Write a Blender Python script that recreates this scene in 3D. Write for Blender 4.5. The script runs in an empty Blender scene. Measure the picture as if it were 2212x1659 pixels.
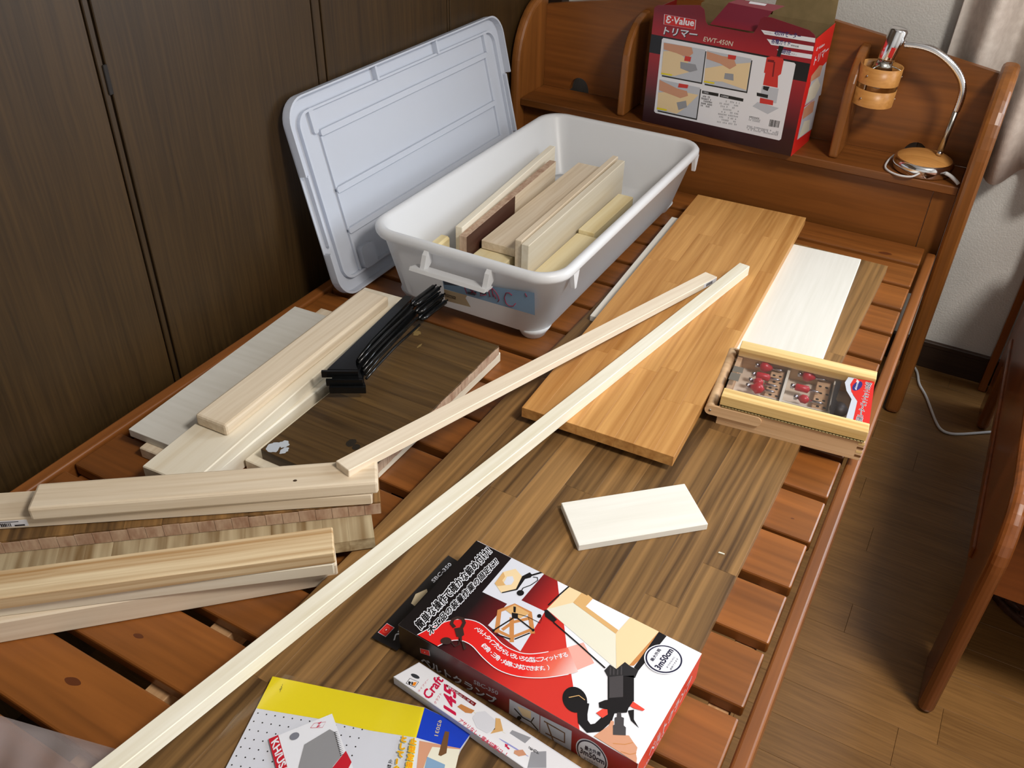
import bpy, bmesh, math, random
from mathutils import Vector, Matrix
random.seed(7)
C = bpy.context.scene.collection
SC = bpy.context.scene
# ------------------------------------------------------------------ camera, light, exposure (z = 0 is the top of the bed slats here; everything is lifted by ZB at the end)
ZB = 0.42
cam_d = bpy.data.cameras.new('camera'); cam = bpy.data.objects.new('camera', cam_d); C.objects.link(cam)
cam_d.sensor_width = 36; cam_d.lens = 31.053; cam_d.clip_start = 0.02
cam.matrix_world = Matrix(((0.8725, -0.3041, 0.3825, 1.0456), (0.4881, 0.5062, -0.7110, -1.9454), (0.0226, 0.8070, 0.5901, 0.8737), (0, 0, 0, 1)))
SC.camera = cam
SC.view_settings.view_transform = 'Standard'; SC.view_settings.look = 'None'
SC.view_settings.exposure = 0.56; SC.view_settings.gamma = 1.0; SC.view_settings.use_curve_mapping = False
SC.cycles.use_denoising = True; SC.cycles.max_bounces = 5; SC.cycles.diffuse_bounces = 3; SC.cycles.glossy_bounces = 3; SC.cycles.transparent_max_bounces = 8
SC.cycles.use_adaptive_sampling = True; SC.cycles.adaptive_threshold = .03
SC.cycles.sample_clamp_indirect = 6
wd = bpy.data.worlds.new('world'); SC.world = wd; wd.use_nodes = True
wd.node_tree.nodes['Background'].inputs[0].default_value = (0.80, 0.90, 1.0, 1)
wd.node_tree.nodes['Background'].inputs[1].default_value = 0.6
def area(name, loc, target, sx, sy, power, col, shape='RECTANGLE'):
    l = bpy.data.lights.new(name, 'AREA'); l.shape = shape; l.size = sx; l.size_y = sy; l.energy = power; l.color = col
    o = bpy.data.objects.new(name, l); C.objects.link(o); o.location = loc
    o.rotation_euler = (Vector(target) - Vector(loc)).to_track_quat('-Z', 'Y').to_euler()
    return o
area('window_daylight', (2.10, 0.30, 0.86), (1.9, -1.0, 0.55), 1.42, 1.30, 35, (0.82, 0.91, 1.0))
area('ceiling_lamp_light', (1.95, -1.35, 1.86), (1.95, -1.35, 0), 0.50, 0.50, 32, (1.0, 0.94, 0.86), 'DISK')

# ------------------------------------------------------------------ helpers
def new(name, verts, faces, m=None, parent=None, smooth=False):
    me = bpy.data.meshes.new(name); me.from_pydata([tuple(v) for v in verts], [], faces)
    if m: me.materials.append(m)
    if smooth:
        for p in me.polygons: p.use_smooth = True
    me.update()
    o = bpy.data.objects.new(name, me); C.objects.link(o)
    if parent: o.parent = parent
    return o
def bmobj(name, bm, m=None, parent=None, smooth=False):
    bmesh.ops.recalc_face_normals(bm, faces=bm.faces)
    me = bpy.data.meshes.new(name); bm.to_mesh(me); bm.free()
    if m: me.materials.append(m)
    if smooth:
        for p in me.polygons: p.use_smooth = True
    o = bpy.data.objects.new(name, me); C.objects.link(o)
    if parent: o.parent = parent
    return o
def tag(o, label, cat, group=None):
    o['label'] = label; o['category'] = cat
    if group: o['group'] = group
    return o
def struct(o):
    o['kind'] = 'structure'; return o
def thing(name, label, cat, loc=(0, 0, 0), rz=0, group=None):
    o = bpy.data.objects.new(name, None); C.objects.link(o); o.empty_display_size = .02
    o.location = loc; o.rotation_euler = (0, 0, rz)
    return tag(o, label, cat, group)
def add_box(bm, x0, x1, y0, y1, z0, z1, bev=0, seg=1, mat=None):
    r = bmesh.ops.create_cube(bm, size=1)
    vs = r['verts']
    for v in vs: v.co = Vector((x0 + (v.co.x + .5) * (x1 - x0), y0 + (v.co.y + .5) * (y1 - y0), z0 + (v.co.z + .5) * (z1 - z0)))
    if mat is not None:
        bmesh.ops.transform(bm, matrix=mat, verts=vs)
    if bev:
        es = list({e for v in vs for e in v.link_edges})
        bmesh.ops.bevel(bm, geom=es, offset=bev, segments=seg, profile=.5, affect='EDGES')
def box(name, x0, x1, y0, y1, z0, z1, m, parent=None, bev=0, seg=1):
    bm = bmesh.new(); add_box(bm, x0, x1, y0, y1, z0, z1, bev, seg); return bmobj(name, bm, m, parent)
def add_prism(bm, poly, mapf, a, b):
    lo = [bm.verts.new(mapf(p, a)) for p in poly]; hi = [bm.verts.new(mapf(p, b)) for p in poly]
    n = len(poly); bm.faces.new(lo[::-1]); bm.faces.new(hi)
    for i in range(n): bm.faces.new((lo[i], lo[(i + 1) % n], hi[(i + 1) % n], hi[i]))
def prism(name, poly, mapf, a, b, m, parent=None, bev=0, seg=2):
    bm = bmesh.new(); add_prism(bm, poly, mapf, a, b)
    if bev:
        bmesh.ops.recalc_face_normals(bm, faces=bm.faces)
        es = [e for e in bm.edges if len(e.link_faces) == 2 and e.calc_face_angle(0) > .6]
        bmesh.ops.bevel(bm, geom=es, offset=bev, segments=seg, profile=.5, affect='EDGES', clamp_overlap=True)
    return bmobj(name, bm, m, parent)
XY = lambda p, t: (p[0], p[1], t)
YZ = lambda p, t: (t, p[0], p[1])
XZ = lambda p, t: (p[0], t, p[1])
def add_tube(bm, pts, r, n=10, cap=True):
    pts = [Vector(p) for p in pts]; rs = r if isinstance(r, (list, tuple)) else [r] * len(pts)
    rings = []; prev = None
    for i, p in enumerate(pts):
        d = (pts[min(i + 1, len(pts) - 1)] - pts[max(i - 1, 0)]).normalized()
        if prev is None:
            u = d.orthogonal().normalized()
        else:
            u = (prev - d * prev.dot(d)).normalized()
        prev = u; w = d.cross(u)
        rings.append([bm.verts.new(p + (u * math.cos(2 * math.pi * k / n) + w * math.sin(2 * math.pi * k / n)) * rs[i]) for k in range(n)])
    for a, b in zip(rings, rings[1:]):
        for k in range(n): bm.faces.new((a[k], a[(k + 1) % n], b[(k + 1) % n], b[k]))
    if cap: bm.faces.new(rings[0][::-1]); bm.faces.new(rings[-1])
def tube(name, pts, r, m, parent=None, n=10):
    bm = bmesh.new(); add_tube(bm, pts, r, n); return bmobj(name, bm, m, parent, True)
def spline(pts, n=8):
    pts = [Vector(p) for p in pts]; out = []
    for i in range(len(pts) - 1):
        p0 = pts[max(i - 1, 0)]; p1 = pts[i]; p2 = pts[i + 1]; p3 = pts[min(i + 2, len(pts) - 1)]
        for k in range(n):
            t = k / n
            out.append(.5 * ((2 * p1) + (p2 - p0) * t + (2 * p0 - 5 * p1 + 4 * p2 - p3) * t * t + (3 * p1 - p0 - 3 * p2 + p3) * t ** 3))
    return out + [pts[-1]]
def lathe(name, prof, m, parent=None, n=28, mat=None):
    bm = bmesh.new(); rings = []
    for r, z in prof:
        if r < 1e-6: rings.append([bm.verts.new((0, 0, z))])
        else: rings.append([bm.verts.new((r * math.cos(2 * math.pi * k / n), r * math.sin(2 * math.pi * k / n), z)) for k in range(n)])
    for a, b in zip(rings, rings[1:]):
        for k in range(n):
            k2 = (k + 1) % n
            if len(a) == 1 and len(b) == 1: continue
            if len(a) == 1: bm.faces.new((a[0], b[k2], b[k]))
            elif len(b) == 1: bm.faces.new((a[k], a[k2], b[0]))
            else: bm.faces.new((a[k], a[k2], b[k2], b[k]))
    if mat is not None: bmesh.ops.transform(bm, matrix=mat, verts=bm.verts)
    o = bmobj(name, bm, m, parent, True)
    return o
def rrect(x0, x1, y0, y1, r, n=6):
    pts = []
    for cx, cy, a0 in ((x1 - r, y1 - r, 0), (x0 + r, y1 - r, 90), (x0 + r, y0 + r, 180), (x1 - r, y0 + r, 270)):
        for k in range(n + 1):
            a = math.radians(a0 + 90 * k / n); pts.append((cx + r * math.cos(a), cy + r * math.sin(a)))
    return pts
def circle(cx, cy, rx, ry=None, n=28):
    ry = rx if ry is None else ry
    return [(cx + rx * math.cos(2 * math.pi * k / n), cy + ry * math.sin(2 * math.pi * k / n)) for k in range(n)]

# ------------------------------------------------------------------ materials
def nodes(name):
    m = bpy.data.materials.new(name); m.use_nodes = True
    nt = m.node_tree; b = nt.nodes['Principled BSDF']
    return m, nt, b
def plain(name, col, rough=.5, metal=0, spec=.5, trans=0, emit=0, alpha=1):
    m, nt, b = nodes(name)
    b.inputs['Base Color'].default_value = (*col, 1); b.inputs['Roughness'].default_value = rough
    b.inputs['Metallic'].default_value = metal; b.inputs['Specular IOR Level'].default_value = spec
    b.inputs['Transmission Weight'].default_value = trans; b.inputs['Alpha'].default_value = alpha
    return m
def srgb(r, g, b):
    f = lambda c: (c / 255 / 12.92) if c / 255 <= .04045 else ((c / 255 + .055) / 1.055) ** 2.4
    return (f(r), f(g), f(b))
def mth(nt, op, a, b=None):
    n = nt.nodes.new('ShaderNodeMath'); n.operation = op
    for i, v in enumerate((a, b)):
        if v is None: continue
        if isinstance(v, (int, float)): n.inputs[i].default_value = v
        else: nt.links.new(v, n.inputs[i])
    return n.outputs[0]
def wood(name, dark, light, rough=.55, axis='X', coarse=28, fine=170, streak=.5, knots=0, var=.12, bump=.15, spec=.35, knot_col=None, stretch=.05):
    """procedural timber: long streaks along the grain axis in object space, a seed per object, optional knots"""
    m, nt, b = nodes(name); N = nt.nodes; L = nt.links
    tc = N.new('ShaderNodeTexCoord'); oi = N.new('ShaderNodeObjectInfo')
    off = N.new('ShaderNodeVectorMath'); off.operation = 'SCALE'; off.inputs[0].default_value = (3.1, 1.7, 2.3); L.new(oi.outputs['Random'], off.inputs['Scale'])
    add = N.new('ShaderNodeVectorMath'); add.operation = 'ADD'; L.new(tc.outputs['Object'], add.inputs[0]); L.new(off.outputs[0], add.inputs[1])
    # slow sideways drift of the grain
    wn = N.new('ShaderNodeTexNoise'); wn.inputs['Scale'].default_value = 5; wn.inputs['Detail'].default_value = 1; L.new(add.outputs[0], wn.inputs['Vector'])
    ws = N.new('ShaderNodeVectorMath'); ws.operation = 'SCALE'; ws.inputs['Scale'].default_value = .009; L.new(wn.outputs['Color'], ws.inputs[0])
    ad2 = N.new('ShaderNodeVectorMath'); ad2.operation = 'ADD'; L.new(add.outputs[0], ad2.inputs[0]); L.new(ws.outputs[0], ad2.inputs[1])
    mp = N.new('ShaderNodeMapping'); sc = [1, 1, 1]; sc['XYZ'.index(axis)] = stretch; mp.inputs['Scale'].default_value = sc; L.new(ad2.outputs[0], mp.inputs['Vector'])
    n1 = N.new('ShaderNodeTexNoise'); n1.inputs['Scale'].default_value = coarse; n1.inputs['Detail'].default_value = 3; L.new(mp.outputs[0], n1.inputs['Vector'])
    n2 = N.new('ShaderNodeTexNoise'); n2.inputs['Scale'].default_value = fine; n2.inputs['Detail'].default_value = 2; L.new(mp.outputs[0], n2.inputs['Vector'])
    v = mth(nt, 'ADD', mth(nt, 'MULTIPLY', n1.outputs[0], 1 - streak), mth(nt, 'MULTIPLY', n2.outputs[0], streak))
    cr = N.new('ShaderNodeValToRGB'); cr.color_ramp.elements[0].position = .32; cr.color_ramp.elements[1].position = .66
    cr.color_ramp.elements[0].color = (*dark, 1); cr.color_ramp.elements[1].color = (*light, 1); L.new(v, cr.inputs[0])
    col = cr.outputs[0]
    if knots:
        mk = N.new('ShaderNodeMapping'); sk = [1, 1, 1]; sk['XYZ'.index(axis)] = .55; mk.inputs['Scale'].default_value = sk; L.new(add.outputs[0], mk.inputs['Vector'])
        vo = N.new('ShaderNodeTexVoronoi'); vo.inputs['Scale'].default_value = knots; L.new(mk.outputs[0], vo.inputs['Vector'])
        kr = N.new('ShaderNodeValToRGB'); kr.color_ramp.elements[0].position = .035; kr.color_ramp.elements[1].position = .09
        kr.color_ramp.elements[0].color = (1, 1, 1, 1); kr.color_ramp.elements[1].color = (0, 0, 0, 1); L.new(vo.outputs['Distance'], kr.inputs[0])
        mx = N.new('ShaderNodeMix'); mx.data_type = 'RGBA'; L.new(kr.outputs[0], mx.inputs['Factor']); L.new(col, mx.inputs['A'])
        kc = knot_col or tuple(c * .35 for c in dark); mx.inputs['B'].default_value = (*kc, 1); col = mx.outputs['Result']
    hs = N.new('ShaderNodeHueSaturation'); L.new(col, hs.inputs['Color'])
    L.new(mth(nt, 'ADD', mth(nt, 'MULTIPLY', oi.outputs['Random'], 2 * var), 1 - var), hs.inputs['Value'])
    L.new(hs.outputs[0], b.inputs['Base Color'])
    b.inputs['Roughness'].default_value = rough; b.inputs['Specular IOR Level'].default_value = spec
    if bump > .5:
        bp = N.new('ShaderNodeBump'); bp.inputs['Strength'].default_value = bump; bp.inputs['Distance'].default_value = .001; L.new(v, bp.inputs['Height']); L.new(bp.outputs[0], b.inputs['Normal'])
    return m
def noisy(name, c1, c2, scale=20, rough=.6, bump=0, bscale=200, spec=.4, metal=0, dist=.002):
    m, nt, b = nodes(name); N = nt.nodes; L = nt.links
    tc = N.new('ShaderNodeTexCoord'); n = N.new('ShaderNodeTexNoise'); n.inputs['Scale'].default_value = scale; n.inputs['Detail'].default_value = 4; L.new(tc.outputs['Object'], n.inputs['Vector'])
    cr = N.new('ShaderNodeValToRGB'); cr.color_ramp.elements[0].position = .35; cr.color_ramp.elements[1].position = .65
    cr.color_ramp.elements[0].color = (*c1, 1); cr.color_ramp.elements[1].color = (*c2, 1); L.new(n.outputs[0], cr.inputs[0]); L.new(cr.outputs[0], b.inputs['Base Color'])
    b.inputs['Roughness'].default_value = rough; b.inputs['Specular IOR Level'].default_value = spec; b.inputs['Metallic'].default_value = metal
    if bump:
        n2 = N.new('ShaderNodeTexNoise'); n2.inputs['Scale'].default_value = bscale; n2.inputs['Detail'].default_value = 3; L.new(tc.outputs['Object'], n2.inputs['Vector'])
        bp = N.new('ShaderNodeBump'); bp.inputs['Strength'].default_value = bump; bp.inputs['Distance'].default_value = dist; L.new(n2.outputs[0], bp.inputs['Height']); L.new(bp.outputs[0], b.inputs['Normal'])
    return m
def poly_plastic(name, col, thin=.25, clear=0.0, rough=.3):
    """milky polypropylene: diffuse + light passing through, a share of it see-through"""
    m, nt, b = nodes(name); N = nt.nodes; L = nt.links
    b.inputs['Base Color'].default_value = (*col, 1); b.inputs['Roughness'].default_value = rough; b.inputs['Specular IOR Level'].default_value = .45
    tl = N.new('ShaderNodeBsdfTranslucent'); tl.inputs[0].default_value = (*col, 1)
    a = N.new('ShaderNodeMixShader'); a.inputs[0].default_value = thin; L.new(b.outputs[0], a.inputs[1]); L.new(tl.outputs[0], a.inputs[2])
    out = N['Material Output']; src = a.outputs[0]
    if clear:
        tr = N.new('ShaderNodeBsdfTransparent'); tr.inputs[0].default_value = (.93, .95, .98, 1)
        c = N.new('ShaderNodeMixShader'); c.inputs[0].default_value = clear; L.new(src, c.inputs[1]); L.new(tr.outputs[0], c.inputs[2]); src = c.outputs[0]
    L.new(src, out.inputs['Surface'])
    return m
M = {}
M['bed'] = wood('bed_stain', srgb(98, 56, 21), srgb(148, 88, 37), rough=.38, coarse=16, fine=90, streak=.35, knots=2.2, var=.10, bump=.08, spec=.5, knot_col=srgb(70, 28, 14))
M['bed_y'] = wood('bed_stain_rail', srgb(100, 56, 22), srgb(150, 90, 40), rough=.38, axis='Y', coarse=16, fine=90, streak=.35, var=.08, bump=.06, spec=.5)
M['bed_z'] = wood('bed_stain_upright', srgb(104, 61, 25), srgb(154, 95, 43), rough=.3, axis='Z', coarse=16, fine=80, streak=.3, var=.08, bump=.05, spec=.5)
M['raw_block'] = wood('raw_support', srgb(170, 125, 85), srgb(205, 165, 120), axis='Y')
M['closet'] = wood('closet_veneer', srgb(46, 32, 14), srgb(66, 47, 22), rough=.45, axis='Z', coarse=22, fine=230, streak=.6, var=.05, bump=.1, stretch=.03)
M['closet_dark'] = plain('closet_shadow_gap', srgb(22, 14, 9), .7)
M['wall'] = noisy('wallpaper', srgb(208, 205, 200), srgb(220, 217, 212), 6, .85, .5, 260, .2)
M['ceiling'] = noisy('ceiling_paper', srgb(225, 222, 215), srgb(235, 232, 226), 6, .9)
M['base'] = wood('baseboard_wood', srgb(44, 30, 22), srgb(62, 44, 32), rough=.5, var=.02)
M['floor'] = wood('floor_plank', srgb(106, 74, 38), srgb(136, 98, 54), rough=.38, coarse=20, fine=260, streak=.55, var=.05, bump=.1, spec=.5)
M['desk'] = wood('desk_wood', srgb(92, 48, 20), srgb(146, 84, 38), rough=.25, axis='Z', coarse=14, fine=70, streak=.3, var=.05, bump=.04, spec=.55)
M['desk_x'] = wood('desk_wood_x', srgb(92, 46, 20), srgb(140, 78, 36), rough=.3, coarse=14, fine=70, streak=.3, var=.05, bump=.04)
M['walnut'] = wood('walnut_stain', srgb(60, 40, 21), srgb(152, 114, 68), rough=.5, coarse=42, fine=130, streak=.45, var=.2, bump=.15, stretch=.02)
M['walnut_dk'] = wood('dark_walnut_stain', srgb(58, 42, 24), srgb(104, 78, 44), rough=.42, coarse=30, fine=150, streak=.4, var=.10, bump=.12, stretch=.05)
M['pine'] = wood('laminated_pine', srgb(166, 112, 56), srgb(210, 158, 94), rough=.42, coarse=44, fine=140, streak=.45, var=.055, bump=.08, spec=.35, stretch=.025)
M['white'] = wood('whitewashed_ply', srgb(222, 219, 209), srgb(233, 230, 222), rough=.75, coarse=18, fine=120, streak=.5, var=.02, bump=.1, spec=.2)
M['ply'] = wood('grey_white_ply', srgb(204, 200, 190), srgb(216, 213, 205), rough=.6, axis='Y', coarse=14, fine=120, streak=.5, var=.02, bump=.1)
M['spruce'] = wood('planed_spruce', srgb(208, 186, 156), srgb(234, 219, 196), rough=.5, coarse=40, fine=170, streak=.45, knots=3.2, var=.05, bump=.1, knot_col=srgb(120, 84, 50), stretch=.03)
M['spruce_pale'] = wood('pale_spruce', srgb(222, 208, 182), srgb(240, 232, 214), rough=.5, coarse=22, fine=120, streak=.4, knots=2.6, var=.04, bump=.08, knot_col=srgb(130, 95, 60), stretch=.03)
M['spruce_pink'] = wood('pinkish_spruce', srgb(216, 196, 170), srgb(240, 226, 204), rough=.5, coarse=26, fine=150, streak=.4, var=.03, bump=.08, stretch=.03)
M['paulownia'] = wood('white_stick', srgb(224, 214, 188), srgb(243, 238, 222), rough=.5, coarse=50, fine=150, streak=.4, var=.02, bump=.1, stretch=.06)
M['lined'] = wood('coarse_lined_spruce', srgb(178, 138, 90), srgb(232, 210, 172), rough=.55, coarse=120, fine=150, streak=.1, var=.04, bump=.15, stretch=.012)
M['yellowish'] = wood('yellow_softwood', srgb(226, 205, 152), srgb(243, 230, 190), rough=.5, coarse=24, fine=120, streak=.4, var=.05, stretch=.03)
M['endgrain'] = wood('end_grain', srgb(168, 128, 104), srgb(218, 190, 164), rough=.65, axis='Z', coarse=55, fine=190, streak=.4, var=.18, bump=.15, stretch=.35)
M['streaky'] = wood('streak_stained', srgb(112, 80, 36), srgb(204, 188, 154), rough=.55, axis='X', coarse=40, fine=110, streak=.3, var=.06, bump=.08, stretch=.06)
M['choco'] = wood('chocolate_stain', srgb(66, 38, 28), srgb(86, 54, 42), rough=.5, coarse=30, fine=120, var=.03)
M['birch'] = wood('birch_veneer', srgb(186, 128, 66), srgb(214, 156, 88), rough=.35, coarse=30, fine=150, streak=.5, var=.03, bump=.05)
M['case'] = wood('case_pine', srgb(196, 154, 112), srgb(232, 198, 156), rough=.5, coarse=50, fine=140, streak=.3, var=.03, stretch=.02)
M['case_rail'] = wood('case_rail_pine', srgb(206, 164, 96), srgb(240, 212, 150), rough=.5, coarse=70, fine=140, streak=.25, var=.03, stretch=.015)
M['box'] = poly_plastic('milky_box', srgb(247, 248, 250), .34, 0.0, .32)
M['lid'] = poly_plastic('milky_lid', srgb(228, 233, 244), .22, .20, .14)
M['curtain'] = noisy('curtain_cloth', srgb(206, 196, 188), srgb(220, 211, 203), 60, .9, .3, 500, .1)
M['chrome'] = plain('chrome', (.82, .82, .84), .12, 1)
M['steel'] = plain('steel', (.55, .54, .50), .25, 1)
M['cord'] = plain('white_cord', srgb(215, 215, 215), .45)
M['black'] = plain('black_metal_paint', srgb(14, 15, 16), .22, 0, .6)
M['card'] = noisy('raw_cardboard', srgb(128, 110, 74), srgb(142, 122, 84), 30, .85)
def pr(name, rgb, rough=.3, spec=.5): 
    M[name] = plain('print_' + name, srgb(*rgb), rough, 0, spec); return M[name]
for n_, c_ in dict(red=(206, 38, 34), redlt=(226, 74, 60), reddk=(120, 20, 24), maroon=(70, 18, 22), ink=(24, 22, 24), white_p=(232, 233, 240), offw=(214, 216, 226), skin=(206, 150, 120), wood_p=(234, 208, 164), wood_q=(214, 170, 112), wood_r=(196, 132, 76), grey=(150, 152, 160), greylt=(192, 196, 206), tool=(206, 52, 44), navy=(44, 40, 110), yellow=(232, 212, 34), orange=(240, 140, 30), crimson=(200, 24, 70), blue=(24, 62, 190), skyb=(128, 160, 192), lilac=(150, 155, 215), beige=(196, 180, 150), brown=(110, 76, 46), marker=(150, 40, 70), redsd=(214, 44, 34), cream=(226, 222, 204)).items(): pr(n_, c_)
def grad(name, axis, a, b, stops, rough=.3):
    """printed colour ramp along one local axis of the printed face"""
    m, nt, bs = nodes(name); N = nt.nodes; L = nt.links
    tc = N.new('ShaderNodeTexCoord'); sp = N.new('ShaderNodeSeparateXYZ'); L.new(tc.outputs['Object'], sp.inputs[0])
    mr = N.new('ShaderNodeMapRange'); mr.inputs[1].default_value = a; mr.inputs[2].default_value = b; L.new(sp.outputs['XYZ'.index(axis)], mr.inputs[0])
    cr = N.new('ShaderNodeValToRGB'); e = cr.color_ramp.elements
    e[0].position = stops[0][0]; e[0].color = (*srgb(*stops[0][1]), 1); e[1].position = stops[-1][0]; e[1].color = (*srgb(*stops[-1][1]), 1)
    for p, c in stops[1:-1]:
        x = e.new(p); x.color = (*srgb(*c), 1)
    L.new(mr.outputs[0], cr.inputs[0]); L.new(cr.outputs[0], bs.inputs['Base Color']); bs.inputs['Roughness'].default_value = rough
    return m
# ------------------------------------------------------------------ room shell
FL = -.42; CE = 2.0; RX = 3.3; NY = -3.3; WY = .24
floor = struct(box('floor', -.06, RX, NY, WY, FL - .03, FL - .0015, M['base']))
k = 0
for row in range(46):                                   # boards run across the room; built where the photo shows them, a plain field beyond
    y0 = WY - .0755 * (row + 1)
    x = .45 - random.random() * .6
    if y0 < -2.2: break
    while x < 2.0:
        ln = .9
        p = box('plank', 0, ln - .0004, 0, .0752, -.012, 0, M['floor'], floor, .0004); p.location = (x, y0, FL); x += ln
struct(box('ceiling', -.06, RX, NY, WY, CE, CE + .03, M['ceiling']))
WX0, WX1, WZ0, WZ1 = 1.36, 2.84, .20, 1.55               # window opening in the far wall
bm = bmesh.new()
add_box(bm, -.03, WX0, WY, WY + .12, FL, CE); add_box(bm, WX1, RX, WY, WY + .12, FL, CE)
add_box(bm, WX0, WX1, WY, WY + .12, FL, WZ0); add_box(bm, WX0, WX1, WY, WY + .12, WZ1, CE)
struct(bmobj('wall_back', bm, M['wall']))
struct(box('wall_right', RX, RX + .05, NY, WY, FL, CE, M['wall']))
struct(box('wall_front', -.06, RX, NY - .05, NY, FL, CE, M['wall']))
bm = bmesh.new()
for a in ((WX0, WX0 + .04, WZ0, WZ1), (WX1 - .04, WX1, WZ0, WZ1), (WX0, WX1, WZ0, WZ0 + .04), (WX0, WX1, WZ1 - .04, WZ1), (2.08, 2.12, WZ0, WZ1)):
    add_box(bm, a[0], a[1], WY + .07, WY + .10, a[2], a[3])
struct(bmobj('window_1', bm, plain('alu_frame', srgb(120, 112, 100), .4, .6)))
# closet: tall veneered doors with dark seams along the left wall
cl = struct(box('wall_left', -.10, -.036, NY, WY + .02, FL, CE, M['closet_dark']))
for a, b in ((-1.62, -1.156), (-1.153, -1.1435), (-1.1395, -.7115), (-.7085, -.689), (-.6845, -.2835), (-.2805, -.2735), (-.2705, .16), (-2.1, -1.6235), (-2.6, -2.1035)):
    box('closet_panel', -.05, -.03, a, b, FL, CE, M['closet'], cl, .0012)
tr = struct(box('trim_1', -.036, .006, .196, WY - .002, FL, CE, M['base']))
hd = box('closet_pull', -.031, -.0275, -1.1465, -1.139, .462, .503, M['closet_dark'], cl, .001)
bb = struct(box('baseboard_back', .006, RX, WY - .012, WY, FL, FL + .062, M['base'])); box('cap', .006, RX, WY - .014, WY, FL + .062, FL + .076, M['base'], bb, .002)
# ceiling lamp (out of the picture, it lights the place)
lampc = thing('ceiling_lamp', 'round white ceiling lamp above the bed', 'lamp', (1.95, -1.35, 1.88))
lathe('shade', [(.0, .118), (.16, .118), (.27, .09), (.28, .05), (.27, .04)], M['white_p'], lampc)
# ------------------------------------------------------------------ curtain gathered at the left of the window
bm = bmesh.new(); cols = []; NC = 90
for i in range(NC + 1):
    t = i / NC; x = .915 + .47 * t
    amp = .028
    y = .185 + amp * math.sin(t * 2 * math.pi * 4.3 + .9) + .008 * math.sin(t * 31)
    col = []
    for j in range(13):
        s = j / 12; z = .125 + .012 * math.sin(t * 2 * math.pi * 4.3 + .9) + s * 1.55
        yy = y + .004 * math.sin(s * 5 + i * .2)
        col.append(bm.verts.new((x + .01 * math.sin(s * 3), yy, z)))
    cols.append(col)
for a, b in zip(cols, cols[1:]):
    for j in range(12): bm.faces.new((a[j], b[j], b[j + 1], a[j + 1]))
cu = bmobj('curtain', bm, M['curtain'], None, True); tag(cu, 'beige cloth curtain hanging in folds behind the headboard corner', 'curtain')
sm = cu.modifiers.new('thick', 'SOLIDIFY'); sm.thickness = .0025

# ------------------------------------------------------------------ bed
bed = thing('bed', 'reddish-brown wooden slatted bed frame with shelved headboard along the closet', 'bed', (0, 0, 0))
def slat(y0, y1, x1):
    o = box('slat', -.49, x1 - .515, -(y1 - y0) / 2, (y1 - y0) / 2, -.02, 0, M['bed'], bed, .003, 2); o.location = (.515, (y0 + y1) / 2, 0); return o
slat(-.083, .004, 1.006)
for kk in range(9): slat(-.188 - .1018 * kk, -.188 - .1018 * kk + .0895, 1.006)
for kk in range(10): slat(-1.0955 - .1004 * kk, -1.0955 - .1004 * kk + .0865 - .002 * (kk > 0), 1.0040)
box('side_rail', 1.0118, 1.0308, -2.15, -.014, -.12, .001, M['bed_y'], bed, .004, 3)
box('side_rail', .0, .022, -2.15, -.014, -.12, .004, M['bed_y'], bed, .004, 3)
for x0, x1 in ((.394, .424), (.03, .055), (.965, .990)):
    box('support_beam', x0, x1, -2.12, -.02, -.056, -.0205, M['raw_block'] if x0 > .1 else M['bed_y'], bed, .001)
def side_prof(fr, zc, top):
    pts = [(.142, FL + .0), (fr, FL + .0), (fr, zc)]
    for k in range(1, 11):
        a = math.pi / 2 * k / 10
        pts.append((fr + (.128 - fr) * (1 - math.cos(a)), zc + (top - zc) * math.sin(a)))
    return pts + [(.142, top)]
prism('headboard_side', side_prof(-.022, .215, .372), YZ, 1.0315, 1.066, M['bed_z'], bed, .012, 3)
prism('headboard_side', side_prof(-.012, .215, .372), YZ, -.0265, -.0005, M['bed_z'], bed, .011, 3)
box('shelf', .0, 1.031, .0, .128, .1285, .147, M['bed'], bed, .002)
arch = [(.0, .345), (.1, .364), (.2, .3815), (.27, .3925), (.38, .404), (.5, .4095), (.6, .408), (.69, .402), (.78, .3885), (.88, .3725), (.96, .3595), (1.031, .348)]
bot = []
for cx in (.921, .102):
    if cx > .5: bot.append((1.031, .1475))
    bot += [(cx + .027 * math.cos(a), .1475 + .034 * math.sin(a)) for a in [math.pi * k / 10 for k in range(11)]]
bot.append((0, .1475))
prism('back_board', arch + bot, XZ, .126, .142, M['bed'], bed)
box('lower_panel', .0, .985, .022, .036, -.12, .1285, M['bed'], bed)
box('stile', .9858, 1.031, .019, .036, -.12, .1285, M['bed_z'], bed, .001)
def div_prof(fr):
    pts = [(.126, .147), (fr, .147), (fr, .27)]
    for k in range(1, 9):
        a = math.pi / 2 * k / 8; pts.append((fr + (.120 - fr) * (1 - math.cos(a)), .27 + .098 * math.sin(a)))
    return pts + [(.126, .368)]
prism('divider', div_prof(.013), YZ, .255, .274, M['bed_z'], bed, .006, 3)
prism('divider', div_prof(.022), YZ, .7565, .7765, M['bed_z'], bed, .006, 3)
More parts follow.
